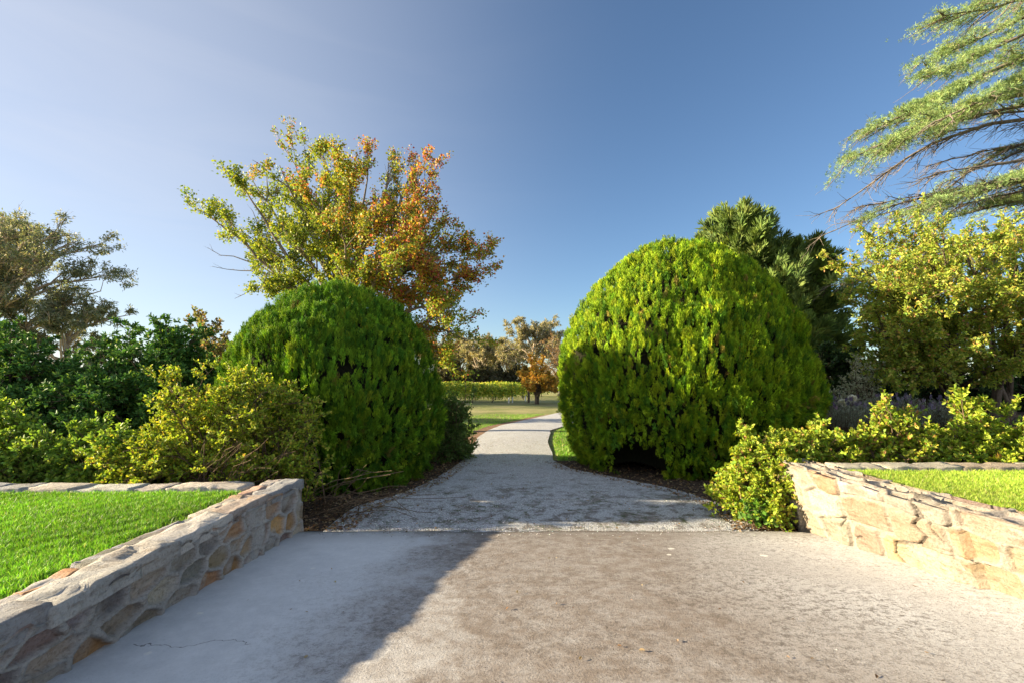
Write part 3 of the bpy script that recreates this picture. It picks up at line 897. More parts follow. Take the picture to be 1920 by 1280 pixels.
# ------------------------------------------------------------------ domed hedges
def dome(name, label, cx, cy, R, H, seed, n, cols, weights, lumps=0.09, base_r=0.86, pw=2.35, hole=None, lobes=(), h=(0.11, 0.20)):
    r = rng_of(seed)
    lump1, lump2, lump3 = sines(seed + 1, 2.2), sines(seed + 2, 5.0), sines(seed + 3, 11)
    def surf(th, t):
        # t 0..1 from ground to top; superellipse profile, a little narrower at the foot
        q = np.clip((t - 0.28) / 0.72, 0, 1)
        rad = R * np.power(np.maximum(1 - q ** pw, 0), 1 / 2.0)
        foot = np.clip(t / 0.28, 0, 1)
        rad = rad * (base_r + (1 - base_r) * np.sin(foot * math.pi / 2))
        P = np.stack([cx + rad * np.cos(th), cy + rad * np.sin(th), t * H], -1)
        for (a0, t0, sa, st, amp) in lobes:
            da = (th - a0 + math.pi) % (2 * math.pi) - math.pi
            g = amp * np.exp(-(da / sa) ** 4 - ((t - t0) / st) ** 4)
            P[..., 0] += g * np.cos(th); P[..., 1] += g * np.sin(th)
        d = lumps * (0.8 * lump1(P) + 0.55 * lump2(P)) + 0.05 * lump3(P)
        nrm = unit(np.stack([np.cos(th) * 1.0, np.sin(th) * 1.0, 0.15 + 1.6 * np.clip(t - 0.35, 0, 1)], -1))
        return P + nrm * d[..., None], nrm
    # even-ish sampling: more where the ring is longer
    tt = np.linspace(0.0, 0.9995, 600)
    S, _ = surf(np.zeros(600), tt)
    ds = np.linalg.norm(np.diff(S, axis=0), axis=1); ring = np.hypot(S[:, 0] - cx, S[:, 1] - cy)
    w = ds * (ring[1:] + 0.02); cdf = np.cumsum(w) / w.sum()
    t = np.interp(r.random(n), cdf, tt[1:]); th = r.uniform(0, 2 * math.pi, n)
    back = (np.sin(th) > 0.35) & (r.random(n) < 0.55) & (t < 0.85)
    th = np.where(back, -th, th)      # fewer sprays on the far side
    P, N = surf(th, t)
    e = 0.01
    Pa, _ = surf(th + e, t); Pb, _ = surf(th, np.minimum(t + e, 0.9999))
    Nn = unit(np.cross(Pa - P, Pb - P)); Nn = np.where(((Nn * N).sum(-1) < 0)[:, None], -Nn, Nn)
    # sprays gather into upright plumes
    nC = int(n / 3.2)
    ci = r.integers(0, nC, n)
    tC, thC = t[:nC], th[:nC]
    rr_ = np.hypot(P[:nC, 0] - cx, P[:nC, 1] - cy)[ci] + 0.05
    t = np.clip(tC[ci] + r.normal(0, 0.04, n) / H, 0.001, 0.9995); th = thC[ci] + r.normal(0, 0.018, n) / rr_
    P, N = surf(th, t)
    Pa, _ = surf(th + e, t); Pb, _ = surf(th, np.minimum(t + e, 0.9999))
    Nn = unit(np.cross(Pa - P, Pb - P)); Nn = np.where(((Nn * N).sum(-1) < 0)[:, None], -Nn, Nn)
    gap = sines(seed + 8, 7)(P) + r.normal(0, 0.25, n)
    keep = gap > -0.95
    if hole is not None:
        hp, hr = np.array(hole[:3]), np.array(hole[3])
        keep &= np.linalg.norm((P - hp) / hr, axis=1) > 1 + 0.15 * r.normal(size=n)
    P, Nn, t, ci = P[keep], Nn[keep], t[keep], ci[keep]; n = len(P)
    upw = np.where(t > 0.4, 1.5, 0.9)[:, None]
    A = unit(Nn * 0.62 + np.array([0, 0, 1.0]) * upw + r.normal(0, 0.16, (n, 3)))
    hang = (t < 0.3) & (r.random(n) < 0.35)
    A[hang] = unit(Nn[hang] * 0.8 + np.array([0, 0, -0.4]) + r.normal(0, 0.3, (hang.sum(), 3)))
    Hh = r.uniform(*h, n) * (1 + 0.2 * sines(seed + 9, 4)(P))
    q_ = P * np.array([1, 1, 0.34])
    flute = sines(seed + 20, 13, 9)(q_) + 0.6 * sines(seed + 21, 24, 9)(q_)
    depth = np.clip(0.10 * flute, -0.17, 0.045) - 0.02 + r.normal(0, 0.03, nC)[ci] + r.normal(0, 0.012, n)
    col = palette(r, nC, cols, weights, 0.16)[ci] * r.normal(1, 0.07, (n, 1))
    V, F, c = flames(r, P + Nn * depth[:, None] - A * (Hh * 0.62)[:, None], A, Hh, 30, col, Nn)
    tg = thing(name, label, 'hedge', (cx, cy, 0), 'clipped domes either side of the drive')
    part('foliage', V, F, M_SPRAY, tg, c)
    # dark twiggy inside and stems
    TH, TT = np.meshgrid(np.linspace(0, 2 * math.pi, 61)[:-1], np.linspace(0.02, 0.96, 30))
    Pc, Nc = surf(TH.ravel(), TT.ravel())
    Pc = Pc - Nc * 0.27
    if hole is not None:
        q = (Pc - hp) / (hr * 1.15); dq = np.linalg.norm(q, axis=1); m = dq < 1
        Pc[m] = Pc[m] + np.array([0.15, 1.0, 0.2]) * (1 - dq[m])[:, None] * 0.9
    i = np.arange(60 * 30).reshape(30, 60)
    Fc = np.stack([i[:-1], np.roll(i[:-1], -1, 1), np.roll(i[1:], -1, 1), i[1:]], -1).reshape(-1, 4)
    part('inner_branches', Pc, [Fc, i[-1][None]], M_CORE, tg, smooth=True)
    polys = []
    for k in range(14):
        a = r.uniform(0, 6.28); p0 = np.array([cx + 0.5 * R * math.cos(a) * r.random(), cy + 0.5 * R * math.sin(a) * r.random(), -0.02])
        p1 = np.array([cx + 0.75 * R * math.cos(a), cy + 0.75 * R * math.sin(a), r.uniform(0.3, 0.7) * H])
        polys.append((limb(r, p0, p1, 7, 0.05), np.linspace(0.06, 0.015, 7)))
    V, F = tubes(polys, 6); part('stem', V, F, M_BARK, tg, smooth=True)
    return tg

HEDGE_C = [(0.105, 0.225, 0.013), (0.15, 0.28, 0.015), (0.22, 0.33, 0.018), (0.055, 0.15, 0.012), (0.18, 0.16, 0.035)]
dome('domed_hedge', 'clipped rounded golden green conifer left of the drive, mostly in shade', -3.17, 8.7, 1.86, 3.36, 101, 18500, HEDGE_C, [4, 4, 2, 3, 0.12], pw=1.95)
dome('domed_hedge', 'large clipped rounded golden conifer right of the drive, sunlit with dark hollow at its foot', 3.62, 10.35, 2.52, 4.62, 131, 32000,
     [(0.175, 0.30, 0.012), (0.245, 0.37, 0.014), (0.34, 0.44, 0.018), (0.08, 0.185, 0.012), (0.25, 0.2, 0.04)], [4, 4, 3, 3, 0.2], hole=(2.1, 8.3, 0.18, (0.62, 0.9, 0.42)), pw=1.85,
     lobes=[(math.radians(215), 0.25, 0.55, 0.36, 0.22)])

# ------------------------------------------------------------------ shrubs
def bush(name, label, cat, c, rad, zb, seed, stems, spec, per, L, W, cols, weights, leafm, bark, base_r=0.25, up=0.3, oval=True, group=None, lo=0.55, arch=0.35, jit=0.0, zmin=0.15, lump=0.18, pos_col=None, stem_r=0.016, along=0.6, stem_name='stems', bare=()):
    r = rng_of(seed); bag = bag_new(); c = np.array(c, float)
    lf = sines(seed + 1, 3.0)
    for k in range(stems):
        d = unit(r.normal(size=3)); d[2] = abs(d[2]) * 1.0
        if d[2] < zmin: d[2] = zmin + r.random() * 0.2
        f = r.uniform(lo, 1.0) ** 0.7 * (1 + lump * lf(d[None] * 1.4)[0])
        tip = np.array([c[0] + d[0] * rad[0] * f, c[1] + d[1] * rad[1] * f, zb + d[2] * rad[2] * f])
        p0 = np.array([c[0] + r.normal(0, base_r) * rad[0] + d[0] * base_r * rad[0], c[1] + r.normal(0, base_r) * rad[1], zb - 0.03])
        ctrl = (p0 + tip) / 2 + np.array([0, 0, arch * rad[2]]) + r.normal(0, 0.08, 3)
        pts = bez(p0, ctrl, tip, 8) + np.concatenate([[np.zeros(3)], np.cumsum(r.normal(0, 0.008, (7, 3)), 0)])
        branch_out(bag, r, pts, np.linspace(stem_r, stem_r * 0.25, 8), spec)
    for b0, b1, nb_ in bare:          # leafless dry canes at the foot
        for k in range(nb_):
            q0 = np.array(b0) + r.normal(0, 0.3, 3) * np.array([1, 0.4, 0.1]); q1 = np.array(b1) + r.normal(0, 0.3, 3) * np.array([1.2, 0.5, 0.6])
            bag['tubes'].append((limb(r, q0, q1, 6, 0.08, bow=(0, 0, 0.1)), np.linspace(0.007, 0.003, 6)))
    if pos_col is None: colf = lambda rr, P: palette(rr, len(P), cols, weights)
    else: colf = pos_col
    ld = leaves_on(r, bag['twigs'], per, L, W, colf, up=up, oval=oval, jit=jit, along=along, ndir=1.3)
    return weld_tree(name, label, cat, (c[0], c[1], zb), bag, ld, bark, leafm, group, stem_name, 'leaves', 4)

ROSE = [(0.28, 0.37, 0.035), (0.38, 0.44, 0.045), (0.17, 0.27, 0.03), (0.48, 0.42, 0.06), (0.3, 0.2, 0.06)]
tw = dict(n=9, tmin=0.3, len=(0.16, 0.4), ang=(0.4, 1.1), up=0.25, r=0.005, wob=0.08)
tw2 = dict(n=4, tmin=0.2, len=(0.08, 0.2), ang=(0.4, 1.1), up=0.15, r=0.003)
bush('rose_bush', 'big yellow green rose bush with arching stems above the left wall end', 'rose bush', (-3.75, 6.3, 0), (1.6, 0.85, 1.9), 0.05, 41, 105,
     [dict(tw, n=11), tw2], 13, (0.025, 0.05), 0.6, ROSE, [4, 4, 3, 1.5, 0.5], M_LEAF, M_TWIG, stem_r=0.012, bare=[((-2.6, 6.2, 0.0), (-1.7, 5.75, 0.35), 26), ((-3.6, 5.9, 0.1), (-3.2, 5.55, 0.75), 40)])
GRN = [(0.21, 0.33, 0.05), (0.28, 0.4, 0.055), (0.13, 0.24, 0.04), (0.36, 0.42, 0.08)]
bush('leafy_shrub', 'loose mid green shrub behind the left lawn edging at the frame edge', 'shrub', (-6.5, 6.3, 0), (1.1, 0.6, 1.2), 0.05, 42, 64, [tw, tw2], 12, (0.03, 0.065), 0.55, GRN, [4, 3, 3, 1], M_LEAF, M_TWIG, group='low shrubs behind the left lawn')
bush('leafy_shrub', 'low green shrub with pointed leaves between its neighbour and the rose bush', 'shrub', (-5.15, 6.25, 0), (1.0, 0.55, 1.05), 0.05, 43, 60, [tw, tw2], 12, (0.03, 0.07), 0.55, GRN, [4, 2, 3, 0.6], M_LEAF, M_TWIG, group='low shrubs behind the left lawn')

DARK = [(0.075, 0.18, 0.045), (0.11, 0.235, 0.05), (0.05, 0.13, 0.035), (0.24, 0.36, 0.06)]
dt = dict(n=10, tmin=0.35, len=(0.3, 0.7), ang=(0.4, 1.1), up=0.2, r=0.008)
dt2 = dict(n=4, tmin=0.25, len=(0.12, 0.3), ang=(0.4, 1.2), up=0.25, r=0.004)
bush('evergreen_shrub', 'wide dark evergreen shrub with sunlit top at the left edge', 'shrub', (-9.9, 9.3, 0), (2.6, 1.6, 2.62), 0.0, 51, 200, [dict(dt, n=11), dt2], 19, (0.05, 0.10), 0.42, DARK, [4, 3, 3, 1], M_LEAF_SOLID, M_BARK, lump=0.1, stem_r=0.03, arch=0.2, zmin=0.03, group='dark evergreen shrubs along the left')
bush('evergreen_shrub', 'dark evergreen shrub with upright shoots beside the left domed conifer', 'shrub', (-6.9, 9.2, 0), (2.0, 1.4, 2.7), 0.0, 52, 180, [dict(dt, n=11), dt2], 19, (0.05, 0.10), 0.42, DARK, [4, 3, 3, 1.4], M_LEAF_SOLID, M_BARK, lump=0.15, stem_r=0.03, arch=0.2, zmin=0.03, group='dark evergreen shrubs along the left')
bush('small_shrub', 'small dense dark green shrub just beyond the left domed conifer', 'shrub', (-1.32, 10.35, 0), (0.55, 0.55, 1.5), 0.0, 53, 80, [dict(tw, n=10, tmin=0.1), tw2], 12, (0.03, 0.06), 0.5, [(0.09, 0.17, 0.04), (0.13, 0.21, 0.05), (0.18, 0.2, 0.07)], [4, 3, 1], M_LEAF, M_TWIG, zmin=0.04, arch=0.15)

# right: rose hedge spilling round the wall end, then an airy bush
YEL = [(0.28, 0.38, 0.035), (0.38, 0.45, 0.045), (0.18, 0.29, 0.035), (0.46, 0.4, 0.07), (0.36, 0.2, 0.07)]
bush('rose_bush', 'yellow leaved bush spilling round the end of the right wall', 'rose bush', (3.1, 5.95, 0), (0.54, 0.5, 1.12), 0.0, 61, 85, [dict(tw, len=(0.12, 0.28)), tw2], 13, (0.028, 0.055), 0.7, YEL, [4, 4, 3, 1, 0.5], M_LEAF, M_TWIG, group='yellow rose bushes behind the right lawn', zmin=0.05)
bush('rose_bush', 'yellow leaved bush behind the corner of the right wall', 'rose bush', (3.8, 6.05, 0), (0.65, 0.45, 1.2), 0.0, 62, 80, [dict(tw, len=(0.12, 0.28)), tw2], 13, (0.028, 0.055), 0.7, YEL, [4, 4, 3, 1, 0.5], M_LEAF, M_TWIG, group='yellow rose bushes behind the right lawn')
bush('rose_bush', 'reddish yellow low bush between its yellow neighbour and the airy bush', 'rose bush', (4.65, 6.0, 0), (0.62, 0.45, 1.25), 0.0, 63, 75, [dict(tw, len=(0.12, 0.28)), tw2], 12, (0.028, 0.055), 0.7, YEL, [4, 3, 3, 1.5, 1.2], M_LEAF, M_TWIG, group='yellow rose bushes behind the right lawn')
bush('rose_bush', 'taller airy yellow bush with arching shoots at the right edge', 'rose bush', (5.85, 6.05, 0), (1.0, 0.6, 1.5), 0.0, 64, 80, [dict(tw, len=(0.16, 0.36)), tw2], 12, (0.035, 0.07), 0.5, YEL, [4, 4, 3, 0.6, 0.4], M_LEAF, M_TWIG, group='yellow rose bushes behind the right lawn')
bush('rose_bush', 'yellow bush cut by the right frame edge behind the lawn', 'rose bush', (7.5, 6.1, 0), (0.9, 0.6, 1.3), 0.0, 65, 64, [dict(tw, len=(0.16, 0.36)), tw2], 12, (0.035, 0.07), 0.5, YEL, [4, 4, 3, 0.6, 0.4], M_LEAF, M_TWIG, group='yellow rose bushes behind the right lawn')
bush('leafy_plant', 'small round leaved green plant at the foot of the right wall end', 'plant', (2.82, 5.62, 0), (0.26, 0.14, 0.32), 0.0, 66, 22, [dict(n=4, tmin=0.4, len=(0.04, 0.1), ang=(0.4, 1.2), up=0.4, r=0.003)], 5, (0.04, 0.065), 0.95, [(0.1, 0.22, 0.03), (0.14, 0.27, 0.04)], None, M_LEAF, M_TWIG, stem_r=0.004)
# grey shrub, lavender, white roses
GREY = [(0.55, 0.57, 0.42), (0.66, 0.66, 0.5), (0.42, 0.45, 0.33)]
bush('silver_shrub', 'silvery grey feathery shrub behind the lavender', 'shrub', (7.15, 9.9, 0), (0.62, 0.5, 1.55), 0.5, 71, 60, [dict(tw, n=8, len=(0.15, 0.35)), tw2], 8, (0.03, 0.055), 0.28, GREY, None, M_LEAF, M_TWIG, oval=False)
for k, (px, Y, hh) in enumerate(((1580, 9.0, 0.62), (1640, 9.2, 0.7), (1700, 9.0, 0.66), (1770, 9.2, 0.6))):
    p = at(px, 770, Y); r = rng_of(700 + k); bag = bag_new(); zb = 0.72
    for q in range(240):
        a, d = r.uniform(0, 6.28), math.sqrt(r.random()) * 0.42
        p0 = np.array([p[0] + d * 0.5 * math.cos(a), p[1] + d * 0.5 * math.sin(a), zb])
        tip = np.array([p[0] + d * math.cos(a), p[1] + d * math.sin(a), zb + hh * r.uniform(0.75, 1.05) * (1 - 0.5 * (d / 0.5) ** 2)])
        c_ = limb(r, p0, tip, 4, 0.04)
        bag['twigs'].append(c_); bag['tubes'].append((c_, np.linspace(0.003, 0.0015, 4)))
    ld = leaves_on(r, bag['twigs'], 16, (0.03, 0.06), 0.16, lambda rr, P: palette(rr, len(P), [(0.32, 0.38, 0.31), (0.42, 0.47, 0.38), (0.24, 0.3, 0.23)]), up=0.8, oval=False)
    t = weld_tree('lavender_plant', ['grey green lavender plant beside the white roses', 'grey green lavender plant second from the white roses', 'grey green lavender plant with purple spikes third from the white roses',
                  'grey green lavender plant farthest from the white roses, behind the airy bush'][k], 'lavender', (p[0], p[1], zb), bag, ld, M_TWIG, M_LEAF, 'lavender plants in a row', 'stems', 'leaves', 3)
    tips = np.array([c_[-1] for c_ in bag['twigs']])[::4]
    for q in range(0, len(tips), 3):
        V, F, c_ = tufts(r, tips[q:q + 1], r.normal(0, 0.15, (1, 3)) + np.array([[0, 0, 1.0]]), 0.12, 12, 0.3, palette(r, 1, [(0.22, 0.18, 0.3), (0.3, 0.26, 0.36)]), 0.3)
        part('flower_spike', V, F, M_LEAF, t, c_)
for k, (px, py, lab) in enumerate(((1598, 747, 'white rose bloom above the lavender, upper of two'), (1580, 755, 'white rose bloom above the lavender, lower of two'))):
    p = at(px, py, 9.0); r = rng_of(760 + k)
    t = thing('white_rose', lab, 'flower', (p[0], p[1], 0.75), 'white roses by the lavender')
    n = 60; A = unit(r.normal(size=(n, 3)) + np.array([0, -0.3, 0.4]))
    V, F, c_ = leaves(p + A * 0.02, A, unit(r.normal(size=(n, 3))), 0.07, 0.06, palette(r, n, [(0.75, 0.73, 0.68)], None, 0.05), True, 0.6)
    part('petals', V, F, M_LEAF, t, c_)
    V, F = tubes([(limb(r, (p[0], p[1] + 0.05, 0.72), p, 5, 0.04), np.full(5, 0.004))], 5); part('stem', V, F, M_TWIG, t)

# raised garden soil on the right
def mound(X, Y):
    a = np.clip((X - 5.2) / 1.2, 0, 1); b = np.clip((Y - 5.2) / 0.6, 0, 1)
    return -0.02 + 0.74 * a * a * (3 - 2 * a) * b - 0.0
V, F = grid(5.2, 30, 5.48, 30, 60, 60, mound)
structure('garden_bed', V, F, M_SOIL, 'raised dark garden soil under the shrubs on the right')

# dark evergreen backdrop on the right
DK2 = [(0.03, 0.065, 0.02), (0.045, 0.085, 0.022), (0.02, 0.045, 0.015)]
for k, (x, y_, h_, lab) in enumerate(((10.2, 15.0, 2.3, 'dark evergreen shrub in shadow behind the silvery shrub'), (13.2, 15.2, 2.6, 'dark evergreen shrub in shadow behind the multi stemmed tree'),
                                      (16.4, 15.0, 2.6, 'dark evergreen shrub in shadow at the right edge behind the trunks'))):
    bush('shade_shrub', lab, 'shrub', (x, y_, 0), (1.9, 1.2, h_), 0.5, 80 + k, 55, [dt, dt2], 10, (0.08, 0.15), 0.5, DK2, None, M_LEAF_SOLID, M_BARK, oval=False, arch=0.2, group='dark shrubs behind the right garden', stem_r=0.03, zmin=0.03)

# ------------------------------------------------------------------ trees
# big autumn tree behind the left hedge: limbs fan out from a low fork
TY = 16.0
def autumn_tree():
    r = rng_of(201); bag = bag_new()
    base = at(648, 755, TY); base[2] = -0.05
    fork = at(648, 560, TY)
    trunk = limb(r, base, fork, 8, 0.02)
    bag['tubes'].append((trunk, np.linspace(0.26, 0.19, 8)))
    tips = [(365, 385, -0.5), (385, 400, 0.8), (430, 310, -1.2), (452, 300, 1.0), (510, 268, -0.6), (545, 262, 1.5), (600, 240, 0.2), (622, 238, -1.0), (690, 265, 0.8), (728, 262, -0.4), (772, 285, 0.6),
            (800, 310, -1.5), (838, 375, 0.4), (850, 430, 1.8), (890, 455, -0.5), (920, 480, 0.6), (918, 505, -1.0), (860, 575, -2.2), (905, 640, -1.2), (870, 690, -0.4), (655, 300, -2.2), (705, 380, -3.2), (590, 350, -3.0), (520, 420, -2.6),
            (780, 450, -3.2), (650, 330, 2.6), (560, 380, 3.0), (770, 400, 3.2), (460, 500, 2.0), (480, 540, -1.0), (825, 520, -2.5), (720, 480, -3.6), (880, 560, 1.0), (640, 420, -3.8), (850, 655, 0.5)]
    spec = [dict(n=13, tmin=0.22, len=(0.12, 0.34), rel=True, ang=(0.35, 0.95), up=0.3, r=0.03, wob=0.05),
            dict(n=6, tmin=0.2, len=(0.25, 0.7), ang=(0.4, 1.0), up=0.25, r=0.012)]
    for k, (px, py, dy) in enumerate(tips):
        px = px - 28 if px > 800 else (640 + (px - 640) * 0.89 if px < 640 else px)
        py = py + max(0, (520 - py) * 0.17)
        tip = at(px, py, TY + dy)
        t0 = r.uniform(0.55, 1.0); st, _ = spread(trunk, [t0])
        if py > 540: st, _ = spread(trunk, [0.6])
        L = np.linalg.norm(tip - st[0])
        pts = limb(r, st[0], tip, 9, 0.035, bow=np.array([0, 0, 0.07 * L * (1 if py < 540 else 1.6)]) + np.array([(tip - st[0])[0] * 0.06, 0, 0]))
        branch_out(bag, r, pts, np.linspace(0.10 if py < 400 else 0.075, 0.014, 9), spec)
    # bare dead shoots out to the left
    for px, py in ((390, 465), (398, 500), (440, 560)):
        tip = at(px, py, TY); st = at(520, 520, TY)
        branch_out(bag, r, limb(r, st, tip, 6, 0.06), np.linspace(0.03, 0.006, 6), [dict(n=8, tmin=0.2, len=(0.15, 0.5), ang=(0.4, 0.9), up=0.3, r=0.006)])
    bare = len(bag['twigs'])
    g1 = sines(205, 0.9); g2 = sines(206, 1.7)
    tw = np.array(bag['twigs'][:-24])
    dens = g2(tw[:, -1]) + r.normal(0, 0.5, len(tw))
    tw = tw[dens > -1.0]
    def colf(rr, P):
        # crown turns from yellow green at the left and low down to orange and wine red high on the right
        u = (P[:, 0] / P[:, 1] * 900 + 960 - 640) / 280.0
        v = (P[:, 2] - 5.2) / 5.0
        red = np.clip(0.10 + 0.42 * u + 0.28 * v + 0.5 * g1(P) + 0.25 * g2(P) + rr.normal(0, 0.26, len(P)), 0, 1)
        G = palette(rr, len(P), [(0.25, 0.32, 0.04), (0.36, 0.37, 0.045), (0.15, 0.24, 0.035)], [4, 3, 3])
        Y_ = palette(rr, len(P), [(0.55, 0.37, 0.05), (0.58, 0.27, 0.05)], None)
        R_ = palette(rr, len(P), [(0.52, 0.17, 0.10), (0.42, 0.09, 0.08), (0.22, 0.05, 0.06)], [4, 3, 1.2])
        a = np.clip((red - 0.38) / 0.22, 0, 1)[:, None]; b = np.clip((red - 0.60) / 0.15, 0, 1)[:, None]
        return (G * (1 - a) + Y_ * a) * (1 - b) + R_ * b
    ld = leaves_on(r, tw, 40, (0.05, 0.10), 0.85, colf, up=-0.05, oval=False, ndir=1.6, jit=0.07)
    weld_tree('autumn_tree', 'large tree turning yellow, orange and red behind the left domed conifer', 'tree', base, bag, ld, M_GREYBARK, M_LEAF)
autumn_tree()

# grey gum far left
def gum(name, label, base, H, spread_r, seed, leafL, per, nl, group=None, cols=None, bark=M_PALEBARK, lean=0.0, lo=0.28):
    r = rng_of(seed); bag = bag_new(); base = np.array(base, float)
    top = base + np.array([lean, 0, H * 0.62])
    trunk = limb(r, base, top, 9, 0.03)
    bag['tubes'].append((trunk, np.linspace(H * 0.028, H * 0.012, 9)))
    spec = [dict(n=7, tmin=0.3, len=(0.22, 0.42), rel=True, ang=(0.4, 0.95), up=0.25, r=H * 0.006, wob=0.08),
            dict(n=6, tmin=0.3, len=(H * 0.04, H * 0.085), ang=(0.4, 1.1), up=0.1, r=H * 0.002, bow=0.1)]
    for k in range(nl):
        t0 = r.uniform(lo, 1.0); st, _ = spread(trunk, [t0])
        a = r.uniform(0, 6.28) if k > 3 else k * 1.57 + r.random()
        f = r.uniform(0.45, 1.0)
        z = base[2] + H * np.clip(r.uniform(t0 * 0.62 + 0.1, 1.0), 0.3, 0.99) * (1 - 0.22 * (f - 0.45))
        tip = np.array([base[0] + lean + math.cos(a) * spread_r * f, base[1] + math.sin(a) * spread_r * f, z])
        branch_out(bag, r, limb(r, st[0], tip, 8, 0.06, bow=(0, 0, 0.06 * H)), np.linspace(H * 0.011, H * 0.0025, 8), spec)
    tw = np.array(bag['twigs'])
    tw = tw[sines(seed + 4, 3.2 / (H * 0.09))(tw[:, -1]) + r.normal(0, 0.3, len(tw)) > -0.45]
    cols = cols or [(0.19, 0.23, 0.15), (0.26, 0.28, 0.18), (0.13, 0.165, 0.10), (0.33, 0.32, 0.2)]
    ld = leaves_on(r, tw, per, leafL, 0.3, lambda rr, P: palette(rr, len(P), cols), up=-0.5, oval=False, ndir=1.2, jit=H * 0.009)
    return weld_tree(name, label, 'tree', base, bag, ld, bark, M_LEAF, group)
gum('gum_tree', 'tall grey green gum tree at the left edge above the dark shrubs', at(-25, 735, 36) * np.array([1, 1, 0]), 14.6, 7.4, 301, (0.18, 0.34), 34, 40)
gum('gum_tree', 'low outlying gum crown right of the tall gum at the left edge', at(120, 735, 38) * np.array([1, 1, 0]), 9.0, 4.4, 302, (0.18, 0.34), 30, 20)

def small_tree(name, label, base, H, R, seed, per, L, W, cols, weights, nst, trunk_h=0.25, stem=0.05, bark=M_BARK, leafm=M_LEAF, group=None, sub=None, forks=1, jit=0.03, up=0.1, oval=False, lo=0.35):
    r = rng_of(seed); bag = bag_new(); base = np.array(base, float)
    feet = [base + np.array([r.normal(0, 0.12) * (forks > 1), r.normal(0, 0.12) * (forks > 1), 0]) for _ in range(forks)]
    tr = []
    for f in feet:
        top = f + np.array([r.normal(0, 0.1 * R), r.normal(0, 0.1 * R), H * trunk_h])
        p = limb(r, f, top, 6, 0.04); tr.append(p); bag['tubes'].append((p, np.linspace(stem, stem * 0.75, 6)))
    spec = sub or [dict(n=8, tmin=0.3, len=(0.15, 0.35), rel=True, ang=(0.4, 0.9), up=0.25, r=stem * 0.25), dict(n=4, tmin=0.2, len=(H * 0.04, H * 0.09), ang=(0.4, 1.1), up=0.1, r=stem * 0.1)]
    for k in range(nst):
        p = tr[k % forks]; st, _ = spread(p, [r.uniform(0.7, 1)])
        d = unit(r.normal(size=3)); d[2] = abs(d[2])
        if d[2] < 0.12: d[2] += 0.15
        f = r.uniform(lo, 1.0) ** 0.6
        tip = st[0] * 0 + np.array([base[0] + d[0] * R * f, base[1] + d[1] * R * f, base[2] + H * trunk_h + d[2] * H * (1 - trunk_h) * f])
        branch_out(bag, r, limb(r, st[0], tip, 7, 0.05, bow=(0, 0, 0.05 * H)), np.linspace(stem * 0.5, stem * 0.1, 7), spec)
    ld = leaves_on(r, bag['twigs'], per, L, W, lambda rr, P: palette(rr, len(P), cols, weights), up=up, oval=oval, jit=jit, ndir=1.5)
    return weld_tree(name, label, 'tree', base, bag, ld, bark, leafm, group)

small_tree('reddish_tree', 'small thin tree with reddish leaves peeping between dark shrub and left dome', at(385, 735, 20) * np.array([1, 1, 0]), 4.9, 2.0, 311, 10, (0.1, 0.16), 0.7, [(0.22, 0.22, 0.07), (0.32, 0.2, 0.12), (0.17, 0.2, 0.07)], None, 26)
p = at_z(1010, 757, -0.03)
small_tree('orange_tree', 'rounded orange brown tree with forked trunk beside the far drive', p, 3.5, 1.95, 321, 18, (0.1, 0.18), 0.75, [(0.62, 0.36, 0.07), (0.5, 0.26, 0.06), (0.66, 0.46, 0.09), (0.36, 0.31, 0.08)], None, 40, 0.24, 0.11, forks=3)
p = at_z(991, 754, -0.03)
small_tree('young_tree', 'slim young tree standing just left of the orange brown tree', p, 3.0, 0.9, 322, 9, (0.1, 0.16), 0.75, [(0.3, 0.17, 0.04), (0.2, 0.17, 0.04)], None, 10, 0.45, 0.1)
p = at_z(1046, 742, -0.03)
small_tree('bare_tree', 'brownish half bare tree behind the orange brown tree', p, 7.4, 2.9, 323, 5, (0.12, 0.2), 0.6, [(0.24, 0.14, 0.06), (0.3, 0.2, 0.09), (0.18, 0.12, 0.06)], None, 26, 0.2, 0.14, bark=M_GREYBARK)

# far gum trees beyond the vineyard
FG = 'gum trees beyond the vineyard'
FAR_C = [(0.28, 0.27, 0.16), (0.36, 0.33, 0.2), (0.19, 0.2, 0.12), (0.44, 0.37, 0.22)]
g0 = gum('far_gum_tree', 'tallest spreading gum tree beyond the vineyard, left of the bare tree', at(1000, 716, 84) * np.array([1, 1, 0]), 12.5, 6.0, 401, (0.3, 0.55), 20, 24, FG, FAR_C)
g1 = gum('far_gum_tree', 'broad olive gum tree beyond the vineyard beside the left hedge', at(900, 716, 92) * np.array([1, 1, 0]), 10.5, 5.4, 402, (0.3, 0.55), 22, 22, FG, FAR_C)
for k, (src, px, Y, sc, lab) in enumerate(((g1, 950, 104, 0.98, 'middle gum tree in the gap beyond the vineyard'), (g0, 1062, 98, 0.95, 'gum tree just left of the right dome beyond the drive'),
        (g0, 862, 100, 0.9, 'gum tree seen under the autumn tree beyond the vineyard'),
        (g1, 822, 100, 0.95, 'gum tree beyond the vineyard touching the edge of the left dome'),
        (g0, 930, 125, 1.0, 'most distant gum tree low between its neighbours'),)):
    p = at(px, 716, Y); copy_tree(src, (p[0], p[1], -0.03), k * 1.7 + 0.4, sc, lab)
